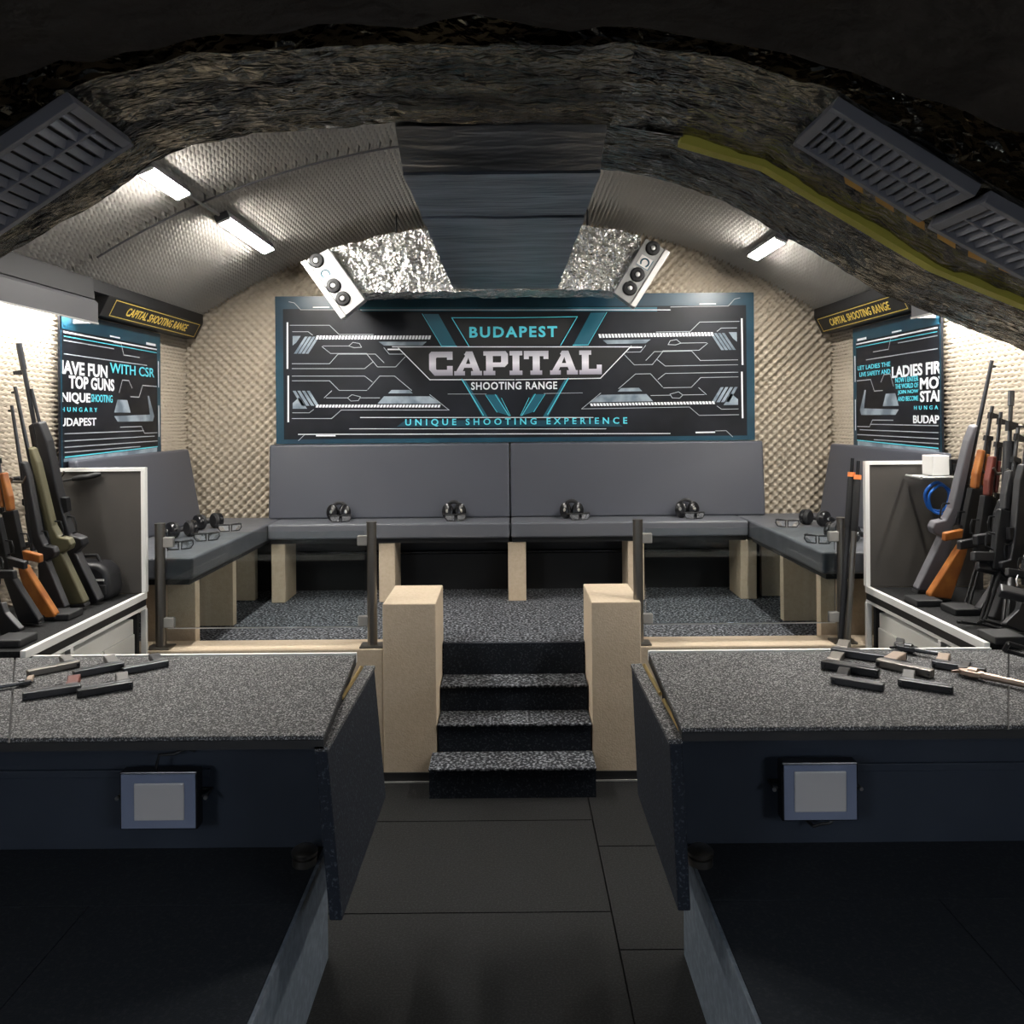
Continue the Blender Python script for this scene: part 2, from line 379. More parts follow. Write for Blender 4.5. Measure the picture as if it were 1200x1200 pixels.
# ------------------------------------------------------------------ benches
ST, PF = 1.04, .545
def back_bench(label, x0, x1, legs):
    t = thing('upholstered_bench', label, 'bench', ((x0 + x1) / 2, 5.45, PF), 'grey upholstered benches round the platform')
    MB().box(x0 + .004, x1 - .004, 5.30, 5.63, ST - .095, ST).build('seat_cushion', M['vinyllit'], t, bevel=.012, seg=3)
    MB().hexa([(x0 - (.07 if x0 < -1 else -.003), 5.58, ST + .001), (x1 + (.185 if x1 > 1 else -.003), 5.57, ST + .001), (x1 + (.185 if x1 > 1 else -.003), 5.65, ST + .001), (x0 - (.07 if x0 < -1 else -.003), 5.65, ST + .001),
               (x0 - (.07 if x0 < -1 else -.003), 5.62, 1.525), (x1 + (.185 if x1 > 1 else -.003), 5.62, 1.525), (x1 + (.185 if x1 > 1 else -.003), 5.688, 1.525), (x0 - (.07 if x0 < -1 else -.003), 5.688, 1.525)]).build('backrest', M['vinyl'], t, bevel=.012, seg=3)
    MB().box(x0 + .01, x1 - .01, 5.335, 5.66, ST - .125, ST - .096).build('seat_board', M['black'], t)
    for a_, b_ in legs:
        MB().box(a_, b_, 5.34, 5.62, PF, ST - .125).build('bench_support', M['plaster'], t, bevel=.004)
    return t
def bx(u): return at_y(u, 670, 5.34).x
back_bench('long grey bench on the back wall, left of its middle seam', -1.513, .0, [(bx(444), bx(463)), (bx(318), bx(334))])
back_bench('long grey bench on the back wall, right of its middle seam', .0, 1.483, [(bx(589) + .035, bx(610) + .035), (bx(736), bx(755)), (bx(868), bx(887))])
def side_bench(label, s):
    xi, xo = (1.515, 2.14) if s < 0 else (1.485, 2.14)
    t = thing('upholstered_bench', label, 'bench', (s * 1.8, 4.9, PF), 'grey upholstered benches round the platform')
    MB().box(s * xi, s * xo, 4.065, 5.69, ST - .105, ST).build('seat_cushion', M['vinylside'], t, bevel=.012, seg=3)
    MB().box(s * (xi + .03), s * xo, 4.10, 5.68, ST - .135, ST - .106).build('seat_board', M['black'], t)
    p = [(s * 2.01, 4.12, ST + .001), (s * 2.01, 5.56, ST + .001), (s * 2.09, 5.56, ST + .001), (s * 2.09, 4.12, ST + .001),
         (s * 2.09, 4.12, 1.505), (s * 2.09, 5.56, 1.505), (s * 2.138, 5.56, 1.505), (s * 2.138, 4.12, 1.505)]
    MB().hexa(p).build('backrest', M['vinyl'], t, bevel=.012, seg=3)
    for y in (4.19, 4.76, 5.42):
        MB().box(s * (xi + (.035 if y < 5 else .11)), s * (xi + .30), y, y + .06, PF if y > 4.3 else .545, ST - .135).build('bench_support', M['plaster'], t, bevel=.003)
    return t
side_bench('grey side bench along the left wall', -1)
side_bench('grey side bench along the right wall', 1)

# ------------------------------------------------------------------ shooting counters (tables)
TT = .88
def counter(label, q, s, flap_top, flap_bot, shelf_y=2.69):
    # q: near inner, far inner (x, y)
    (xn, yn), (xf, yf) = q; xo = s * (HX - .02)
    t = thing('shooting_counter', label, 'counter', (s * 1.2, 2.6, 0), 'shooting counters either side of the aisle')
    def slab(z0, z1, e=0):
        p = [(xn - s * e * -1, yn + e), (xf + s * e, yf - e), (xo, yf - e), (xo, yn + e)]
        return MB().hexa([(a_, b_, z0) for a_, b_ in p] + [(a_, b_, z1) for a_, b_ in p])
    slab(TT - .035, TT - .012).build('top_board', M['black'], t)
    # rubber topping in two mats with a joint
    xs_ = s * 1.70
    def lerp(y): f = (y - yn) / (yf - yn); return xn + (xf - xn) * f
    cut_n, cut_f = s * 1.30, s * 1.72
    mb = MB(); zt = [TT - .0118, TT]
    def quad(p): mb.hexa([(a_, b_, zt[0]) for a_, b_ in p] + [(a_, b_, zt[1]) for a_, b_ in p])
    quad([(xn, yn), (xf, yf), (cut_f - s * .002, yf), (cut_n - s * .002, yn)])
    quad([(cut_n + s * .002, yn), (cut_f + s * .002, yf), (xo, yf), (xo, yn)])
    mb.build('rubber_top', M['granule'], t, bevel=.003)
    MB().box(xf, s * 1.66, yf + .001, yf + .016, TT - .03, TT + .004).build('edge_trim', M['white'], t)
    # front skirt board and apron under the overhang
    MB().box(s * (abs(xn) + .035), xo, shelf_y, shelf_y + .03, .33, TT - .035).build('front_board', M['navy'], t)
    MB().box(s * .95, xo, shelf_y - .012, shelf_y, .575, .60).build('batten', M['navy'], t, bevel=.003)
    # folding leaf hanging on brass hinges
    (a0, a1), (b0, b1) = flap_top, flap_bot   # x at near/far top; near/far bottom
    th = .034 * s
    p = [(b0, yn, .40), (b1, yf - .03, .40), (b1 + th, yf - .03, .40), (b0 + th, yn, .40),
         (a0, yn, .838), (a1, yf - .03, .838), (a1 + th, yf - .03, .838), (a0 + th, yn, .838)]
    fl = MB().hexa(p).build('folding_leaf', M['steprub'], t, bevel=.004)
    p2 = [(a0 - s * .002, yn, .8385), (a1 - s * .002, yf - .03, .8385), (a1 + th, yf - .03, .8385), (a0 + th, yn, .8385)]
    relabel(MB().hexa(p2 + [(x, y, z + .012) for x, y, z in p2]).build('leaf_edge', M['granule'], fl), 'grey rubber edge strip')
    x0, x1 = (a0 + th + s * .006), (a1 + th + s * .006)
    for f0, f1 in ((.06, .42), (.50, .92)):
        ya, yb_ = yn + (yf - yn) * f0, yn + (yf - yn) * f1
        xa, xb = x0 + (x1 - x0) * f0, x0 + (x1 - x0) * f1
        MB().tube([(xa, ya, .853), (xb, yb_, .853)], .006, 8).build('hinge', M['brass'], t, smooth=True)
    return t
counter('black shooting counter on the left of the aisle with speckled rubber top', ((-.487, 2.205), (-.538, 2.955)), -1, (-.478, -.470), (-.443, -.434))
counter('black shooting counter on the right of the aisle with speckled rubber top', ((.444, 2.235), (.474, 2.95)), 1, (.412, .410), (.430, .428))

# raised lane floors in front of the counters
for s, nm, xe in ((-1, 'left', .585), (1, 'right', .535)):
    t = thing('lane_platform', 'raised dark shooting lane on the %s of the aisle' % nm, 'platform', (s * 1.3, .5, 0), 'raised shooting lanes')
    MB().box(s * (xe + .012), s * (HX - .02), -2.9, 2.688, 0, .335).build('platform_base', M['navy'], t)
    mb = MB(); js = [-2.9, -1.6, -.6, .4, 1.4, 2.37, 2.688]
    for a_, b_ in zip(js[:-1], js[1:]):
        for x0, x1 in ((xe + .012, 1.18), (1.18, HX - .02)):
            if b_ > 2.5: x0, x1 = (xe + .012, HX - .02) if x0 < 1 else (9, 9)
            if x0 < 5: mb.box(s * (x0 + .0015), s * (x1 - .0015), a_ + .0015, b_ - .0015, .335, .35)
    mb.build('rubber_mat', M['lane'], t)
    MB().box(s * xe, s * (xe + .0118), -2.9, 2.687, 0, .352).build('side_cladding', mat('side_slate', (.085, .105, .13), .6, noise=(40, (.14, .165, .195), .4, .7)) if 'slate' not in M else M['slate'], t, bevel=.002)
    p = at_z(357 if s < 0 else 821, 1012, .35)
    o = MB().lathe([(.037, 0), (.037, .022), (.030, .024), (.030, .028), (.039, .030), (.040, .040), (.030, .050), (.0, .053)], (p.x, p.y, .35), n=24).build('floor_stop', M['steel'], None, smooth=True)
    tag(o, 'round steel door stop on the %s lane beside the counter end' % nm, 'stop', 'round steel stops')

# floodlights under the counters
def floodlight(label, u0, v0, u1, v1, lens, cable_up):
    yp = 2.60
    a_, b_ = at_y(u0, v0, yp), at_y(u1, v1, yp); cx, cz = (a_.x + b_.x) / 2, (a_.z + b_.z) / 2; w, h = (b_.x - a_.x) / 2, (a_.z - b_.z) / 2
    t = thing('floodlight', label, 'floodlight', (cx, yp, cz), 'floodlights under the counters')
    MB().box(cx - w, cx + w, yp, yp + .045, cz - h, cz + h).build('housing', M['blacksat'], t, bevel=.004)
    MB().box(cx - w + .006, cx + w - .006, yp - .004, yp + .001, cz - h + .006, cz + h - .006).build('glass_face', M['floodface'], t)
    la, lb = at_y(lens[0], lens[1], yp), at_y(lens[2], lens[3], yp)
    MB().box(la.x, lb.x, yp - .010, yp - .003, lb.z, la.z).build('reflector', M['lens'], t, bevel=.006)
    mb = MB(); mb.tube([(cx - w - .004, yp + .03, cz), (cx - w - .016, yp + .03, cz), (cx - w - .016, yp + .082, cz), (cx + w + .016, yp + .082, cz), (cx + w + .016, yp + .03, cz), (cx + w + .004, yp + .03, cz)], .006, 8)
    mb.build('bracket', M['black'], t)
    for sx in (-1, 1):
        MB().lathe([(.006, 0), (.006, .006)], (cx + sx * (w + .017), yp + .022, cz), (0, -1, 0), 10).build('screw', M['silver'], t, smooth=True)
    if cable_up: pts = [(cx - .02, yp + .03, cz + h), (cx - .01, yp + .03, cz + h + .04), (cx + .03, yp + .05, cz + h + .035), (cx + .06, yp + .07, cz + h + .045), (cx + .08, yp + .085, cz + h + .03)]
    else: pts = [(cx + .06, yp + .03, cz - h), (cx + .04, yp + .03, cz - h - .02), (cx + .01, yp + .02, cz - h - .018), (cx - .01, yp + .03, cz - h - .03), (cx - .02, yp + .08, cz - h - .03)]
    MB().tube(pts, .005, 8).build('cable', M['cable'], t, smooth=True)
floodlight('square floodlight under the left counter', 140, 905, 232, 972, (158, 917, 217, 960), True)
floodlight('square floodlight under the right counter', 916, 894, 1006, 962, (930, 903, 991, 950), False)

# ------------------------------------------------------------------ gun racks at the sides: counter, end panel, lockers
CT = .895
for s, nm in ((-1, 'left'), (1, 'right')):
    xi = 1.69 if s < 0 else 1.645
    t = thing('rack_cabinet', 'open %s side cabinet with white metal edge under the rifles' % nm, 'cabinet', (s * 1.9, 3.45, 0), 'rack cabinets along the side walls')
    MB().box(s * (xi + .02), s * (HX - .03), 2.975, 3.945, CT - .03, CT).build('cabinet_top', M['mat'], t)
    mb = MB()
    mb.box(s * xi, s * (xi + .02), 2.968, 3.965, CT - .026, CT + .004)
    mb.build('edge_profile', M['white'], t, bevel=.002)
    MB().box(s * (xi + .004), s * (xi + .014), 2.968, 3.965, CT - .072, CT - .058).build('lower_rail', M['white'], t)
    MB().box(s * (xi + .006), s * (xi + .02), 2.968, 3.965, CT - .058, CT - .026).build('fascia_strip', M['black'], t)
    for y in (3.27, 3.945):
        MB().box(s * xi, s * (xi + .022), y, y + .022, 0, CT - .072).build('upright', M['white'], t)
    MB().box(s * (HX - .05), s * (HX - .03), 2.975, 3.945, 0, CT - .03).build('back_board', M['black'], t)
    MB().box(s * (xi + .03), s * (HX - .05), 3.925, 3.945, 0, CT - .03).build('side_board', M['black'], t)
    # end panel
    p = thing('end_panel', 'dark brown partition board with white edge at the end of the %s rifle rack' % nm, 'panel', (s * 1.88, 3.955, CT), 'partition boards of the rifle racks')
    MB().box(s * (xi + .016), s * (HX - .03), 3.948, 3.962, CT + .002, 1.462).build('board', M['panel'], p)
    MB().box(s * (xi - .004), s * (xi + .016), 3.942, 3.968, CT + .006, 1.478).build('edge_strip', M['white'], p)
    MB().box(s * (xi + .016), s * (HX - .03), 3.942, 3.968, 1.462, 1.478).build('top_strip', M['white'], p)
    # locker
    t = thing('steel_locker', 'light grey steel locker inside the %s side cabinet' % nm, 'locker', (s * 1.95, 3.6, 0), 'steel lockers in the rack cabinets')
    x0 = xi + .045
    MB().box(s * x0, s * (HX - .055), 3.30, 3.92, 0, .785).build('body', M['locker'], t, bevel=.004)
    for k in range(2):
        y0 = 3.315 + k * .30
        d = MB().box(s * (x0 - .012), s * (x0 - .001), y0, y0 + .29, .05, .72).build('door', M['locker'], t, bevel=.003)
        mb = MB()
        for q in range(3): mb.box(s * (x0 - .0135), s * (x0 - .011), y0 + .15, y0 + .22, .60 - q * .022, .606 - q * .022)
        mb.build('vent', M['black'], d)
        MB().box(s * (x0 - .022), s * (x0 - .012), y0 + .03, y0 + .045, .60, .66).build('handle', M['alu'], d, bevel=.002)

# hoods with lamps over the racks
for s, nm in ((-1, 'left'), (1, 'right')):
    y0, y1 = 2.9 if s < 0 else 3.06, 4.2 if s < 0 else 4.28
    t = thing('lamp_hood', 'grey sheet metal lamp hood over the %s rifle rack' % nm, 'lamp', (s * 2.1, 3.5, 2.2), 'lamp hoods over the rifle racks')
    xw = HX - .028
    mb = MB(); mb.prism([(s * xw, 2.29), (s * 2.035, 2.29), (s * 2.02, 2.275), (s * 2.02, 2.175), (s * 2.028, 2.175), (s * 2.028, 2.27), (s * 2.04, 2.282), (s * xw, 2.282)], y0, y1, 'y')
    mb.box(s * 2.03, s * xw, y1 - .006, y1, 2.175, 2.282)
    mb.build('hood', M['hood'], t)
    MB().box(s * 2.016, s * 2.024, y0, y1, 2.17, 2.178).build('lip', M['alu'], t)
    MB().tube([(s * 2.10, y0 + .05, 2.235), (s * 2.10, y1 - .05, 2.235)], .014, 12).build('lamp_tube', M['lamphood'], t, smooth=True)

# black fascias with gold lettering
for s, nm in ((-1, 'left'), (1, 'right')):
    y0, y1 = 4.36 if s < 0 else 4.43, 5.70
    t = thing('fascia_board', 'black fascia with gold lettering high on the %s wall' % nm, 'sign', (s * 2.1, 5.0, 2.3), 'black fascia signs')
    xa, xb, za, zb = 2.09, 2.04, 2.235, 2.335      # face leans: bottom at xa, top at xb
    mb = MB(); mb.prism([(s * (HX - .028), za), (s * xa, za), (s * xb, zb), (s * (HX - .028), zb)], y0, y1, 'y'); mb.build('board', M['black'], t, bevel=.003)
    n = Vector((-s * (zb - za), 0, xb - xa)); n = Vector((-s * .1, 0, -.05)).normalized()
    def fm(a_, b_, lift, s=s, n=n):      # a along reading direction, b up the face
        yy = (a_ + 5.05) if s < 0 else (5.05 - a_)
        f = .5 + b_ / .112
        return Vector((s * (xa + (xb - xa) * f), yy, za + (zb - za) * f)) + n * (lift + .0006)
    vs, fs = raw_text('CAPITAL SHOOTING RANGE', .048, .86, .012, 1.05, .25)
    place_flat(vs, fs, fm, 'lettering', M['gold'], t)
    mb = MB(); a0, a1, b0, b1, w = -.60, .60, -.046, .046, .004
    def strip(p, q, r_, t_): mb.add([fm(*p, .001), fm(*q, .001), fm(*r_, .001), fm(*t_, .001)], [(0, 1, 2, 3)])
    strip((a0, b0), (a1, b0), (a1, b0 + w), (a0, b0 + w)); strip((a0, b1 - w), (a1, b1 - w), (a1, b1), (a0, b1))
    strip((a0, b0), (a0 + w * 1.5, b0), (a0 + w * 1.5, b1), (a0, b1)); strip((a1 - w * 1.5, b0), (a1, b0), (a1, b1), (a1 - w * 1.5, b1))
    mb.build('border', M['gold'], t)

# ------------------------------------------------------------------ banners
class Flat:
    """flat printed shapes on a banner: fn(a, b, lift) maps banner coordinates to the world"""
    def __init__(s, fn, lift): s.fn, s.lift, s.mb = fn, lift, MB()
    def poly(s, pts, mirror=None):
        P = [s.fn(a_, b_, s.lift) for a_, b_ in pts]; s.mb.add(P, [tuple(range(len(P)))])
        if mirror is not None: s.poly([(2 * mirror - a_, b_) for a_, b_ in pts])
    def line(s, pts, w, mirror=None):
        for (a0, b0), (a1, b1) in zip(pts[:-1], pts[1:]):
            dx, dy = a1 - a0, b1 - b0; L = math.hypot(dx, dy) or 1; dx, dy = dx / L * w / 2, dy / L * w / 2
            q = [(a0 - dx - dy, b0 - dy + dx), (a0 - dx + dy, b0 - dy - dx), (a1 + dx + dy, b1 + dy - dx), (a1 + dx - dy, b1 + dy + dx)]
            s.poly(q, mirror)
    def build(s, name, m, parent): return s.mb.build(name, m, parent) if s.mb.v else None

YN = 5.693
def bk(a_, b_, lift): return Vector((a_, YN - lift, b_))
def px(u, v): p = at_y(u, v, YN); return (p.x, p.z)
def cpx(*pts): return [px(320 + x / 4, 330 + y / 4) for x, y in pts]       # from a 4x view of the left half
xl, xr = px(323, 430)[0], px(884, 430)[0]; xm = (xl + xr) / 2; zb_, zt_ = px(604, 518)[1], px(604, 345)[1]
t = thing('wall_banner', 'large black and cyan banner on the back wall above the bench', 'banner', (xm, YN, (zb_ + zt_) / 2))
MB().box(xl, xr, YN + .0005, YN + .016, zb_, zt_).build('banner_panel', M['bannerblack'], t)
W = .0058
f = Flat(bk, .001)
bw = .052
f.poly([(xl, zb_), (xl + bw, zb_), (xl + bw, zt_), (xl, zt_)], xm)
f.poly([(xl + bw, zt_ - .085), (xr - bw, zt_ - .085), (xr - bw, zt_), (xl + bw, zt_)])
f.poly([(xl + bw, zb_), (xr - bw, zb_), (xr - bw, zb_ + .03), (xl + bw, zb_ + .03)])
f.build('teal_border', M['bannerteal'], t)
f = Flat(bk, .0018)
f.poly(cpx((705, 152), (775, 152), (860, 303), (790, 303)), xm)
f.poly(cpx((885, 460), (900, 460), (1010, 640), (985, 640)), xm)
f.poly(cpx((995, 530), (1050, 530), (1110, 630), (1045, 610)), xm)
f.poly(cpx((395, 120), (1800, 120), (1800, 140), (420, 140)))
f.build('teal_bands', M['bannercyanmid'], t)
f = Flat(bk, .0016); f.poly(cpx((620, 650), (580, 680), (1640, 680), (1600, 650))); f.build('dark_band', M['bannerdeep'], t)
f = Flat(bk, .0022)
f.poly(cpx((92, 255), (130, 255), (110, 285), (92, 300)), xm); 
for k in range(4): f.poly(cpx((150 + k * 18, 258), (163 + k * 18, 258), (112 + k * 18, 338), (98 + k * 18, 338)), xm)
for k in range(4): f.poly(cpx((92 + k * 22, 512), (106 + k * 22, 512), (150 + k * 22, 582), (134 + k * 22, 582)), xm)
f.poly(cpx((92, 570), (125, 540), (160, 596), (92, 596)), xm)
f.poly(cpx((495, 282), (720, 282), (700, 300), (520, 300)), xm)
f.poly(cpx((520, 538), (735, 538), (790, 572), (490, 572)), xm)
f.poly(cpx((555, 508), (640, 508), (655, 524), (540, 524)), xm)
f.build('gray_plates', M['bannergray'], t)
f = Flat(bk, .0028)
w = W * .62
for pl in ([(75, 95), (100, 100), (130, 132), (400, 132)], [(80, 205), (265, 205), (310, 248), (470, 248)], [(92, 235), (165, 235), (185, 250)],
           [(90, 385), (265, 385), (305, 340), (440, 340), (490, 400), (575, 400), (620, 352)], [(440, 340), (480, 340), (520, 380)],
           [(230, 305), (270, 337), (440, 337)], [(235, 302), (355, 302), (375, 285), (405, 290), (415, 308), (380, 310), (355, 302)], [(520, 310), (545, 340), (610, 340)],
           [(90, 408), (430, 408), (470, 375)], [(90, 443), (430, 443), (465, 470)],
           [(445, 505), (500, 443), (570, 443), (650, 510)], [(90, 465), (265, 465), (310, 510), (440, 510)], [(240, 545), (275, 512)],
           [(250, 545), (350, 545), (370, 530), (410, 540), (400, 558), (365, 560), (350, 545)], [(410, 545), (500, 545)],
           [(735, 530), (825, 602), (320, 602), (275, 642), (90, 642)], [(92, 615), (170, 615), (190, 600)], [(120, 745), (150, 716), (200, 716)]):
    f.line(cpx(*pl), w, xm)
f.line(cpx((820, 527), (1000, 527)), w * .8, xm)
f.build('gray_lines', M['bannerline'], t)
f = Flat(bk, .0034)
f.line(cpx((410, 133), (1860, 133)), W * .8)
f.line(cpx((120, 716), (1860, 712)), W * .9); f.line(cpx((360, 690), (1560, 690)), W * .6)
f.line(cpx((205, 722), (290, 722)), W * 1.6, xm); f.line(cpx((190, 121), (262, 121)), W * 1.3, xm)
for a0, a1 in (((68, 195), (68, 405)), ((72, 445), (72, 655))): f.line(cpx(a0, a1), W * 1.9, xm)
for k in range(36): f.poly(cpx((205 + k * 15, 253), (216 + k * 15, 253), (211 + k * 15, 271), (200 + k * 15, 271)), xm)
for k in range(39): f.poly(cpx((205 + k * 15, 577), (216 + k * 15, 577), (211 + k * 15, 590), (200 + k * 15, 590)), xm)
f.line(cpx((540, 318), (590, 318)), W * 1.6, xm)
f.line(cpx((410, 637), (1500, 637)), W * .7)
f.line(cpx((560, 306), (1710, 306)), W * 1.0)
f.line(cpx((588, 312), (735, 460), (1130, 460)), W * 1.0, xm)
f.build('white_lines', M['bannerwhite'], t)
f = Flat(bk, .0040)
f.line(cpx((918, 302), (838, 170), (1132, 170)), W * .9, xm)
f.line(cpx((790, 303), (860, 303)), W * .9, xm)
f.line(cpx((700, 152), (790, 303)), W * .6, xm)
f.line(cpx((885, 458), (985, 625)), W * 1.0, xm); f.line(cpx((1042, 530), (1105, 628)), W * .8, xm); f.line(cpx((995, 530), (1050, 612)), W * .5, xm)
f.line(cpx((1160, 628), (1200, 545)), W * .6, xm)
f.build('cyan_lines', M['bannercyan'], t)
f = Flat(bk, .0030)
f.poly(cpx((600, 312), (1134, 312), (1134, 452), (738, 452)), xm); f.poly(cpx((850, 178), (1134, 178), (1134, 300), (925, 300)), xm)
f.build('black_plates', M['black'], t)

def btext(body, u0, u1, v0, v1, m, bold=.02, spacing=1.0, lift=.0045):
    (x0, z1), (x1, z0) = px(u0, (v0)), px(u1, (v1))
    zc = (px((u0 + u1) / 2, (v0 + v1) / 2))[1]; xc = (x0 + x1) / 2
    vs, fs = raw_text(body, (v1 - v0) * .0057, x1 - x0, bold, spacing)
    return place_flat(vs, fs, lambda a_, b_, l: bk(xc + a_, zc + b_, lift + l), 'lettering', m, t, t=.001)
relabel(btext('BUDAPEST', 550, 653, 382.5, 395.5, M['bannercyan'], .03, 1.25), 'cyan lettering')
relabel(btext('SHOOTING RANGE', 552, 653, 447.5, 456.5, M['bannerwhite'], .02, 1.1), 'small white lettering')
relabel(btext('UNIQUE SHOOTING EXPERIENCE', 475, 735, 490, 499, M['bannercyan'], .02, 1.7), 'small spaced cyan lettering')
# the big serif word, drawn letter by letter on a 10 x 10 grid
LET = {
 'C': (11, [[(0, 2.5), (2.5, 0), (11, 0), (11, 4), (8.4, 4), (8.4, 2.4), (3.6, 2.4), (3.2, 2.8), (3.2, 7.2), (3.6, 7.6), (8.4, 7.6), (8.4, 6.6), (11, 6.6), (11, 10), (1, 10), (0, 9)]]),
 'A': (13, [[(0, 0), (5, 0), (5, 1.8), (4, 1.8), (4.7, 3.2), (8.3, 3.2), (8.9, 1.8), (7.9, 1.8), (7.9, 0), (13, 0), (13, 1.8), (12.1, 1.8), (8.6, 10), (5.6, 10), (5.0, 9), (4.6, 8.9), (5.2, 8.2), (1, 1.8), (0, 1.8)]]),
 'P': (11.5, [[(0, 0), (5.5, 0), (5.5, 1.8), (4.4, 1.8), (4.4, 3.4), (10, 3.4), (11.5, 4.8), (11.5, 8.8), (10.4, 10), (0, 10), (0, 8.2), (1.2, 8.2), (1.2, 1.8), (0, 1.8)]]),
 'I': (6, [[(0, 0), (6, 0), (6, 1.8), (4.6, 1.8), (4.6, 8.2), (6, 8.2), (6, 10), (0, 10), (0, 8.2), (1.4, 8.2), (1.4, 1.8), (0, 1.8)]]),
 'T': (11.5, [[(3, 0), (8.5, 0), (8.5, 1.8), (7.4, 1.8), (7.4, 7.8), (9.2, 7.8), (9.2, 6.6), (11.5, 6.6), (11.5, 10), (0, 10), (0, 6.6), (2.3, 6.6), (2.3, 7.8), (4.1, 7.8), (4.1, 1.8), (3, 1.8)]]),
 'L': (10.5, [[(0, 0), (10.5, 0), (10.5, 4), (8.2, 4), (8.2, 2.3), (4.4, 2.3), (4.4, 8.2), (5.6, 8.2), (5.6, 10), (0, 10), (0, 8.2), (1.2, 8.2), (1.2, 1.8), (0, 1.8)]]),
}
word = 'CAPITAL'; gaps = .75; tot = sum(LET[c][0] for c in word) + gaps * (len(word) - 1)
(x0, _), (x1, _) = px(503, 425), px(705, 425); sx = (x1 - x0) / tot; zc0 = px(604, 439.5)[1]; sz = 28 * .0057 / 10
mb = MB(); hole = MB(); cx = 0
for c in word:
    wd, polys = LET[c]
    for pl in polys: mb.prism([(x0 + (cx + a_) * sx, zc0 + b_ * sz) for a_, b_ in pl], YN - .0075, YN - .0035, 'y')
    if c == 'P': hole.prism([(x0 + (cx + a_) * sx, zc0 + b_ * sz) for a_, b_ in [(4.4, 5.3), (8, 5.3), (8.3, 5.6), (8.3, 8), (4.4, 8)]], YN - .0079, YN - .0074, 'y')
    if c == 'A': hole.prism([(x0 + (cx + a_) * sx, zc0 + b_ * sz) for a_, b_ in [(5.5, 4.8), (7.6, 4.8), (6.7, 7.4)]], YN - .0079, YN - .0074, 'y')
    cx += wd + gaps
cl = relabel(mb.build('lettering', M['chrome'], t), 'large silver lettering'); hole.build('letter_counter', M['black'], cl)

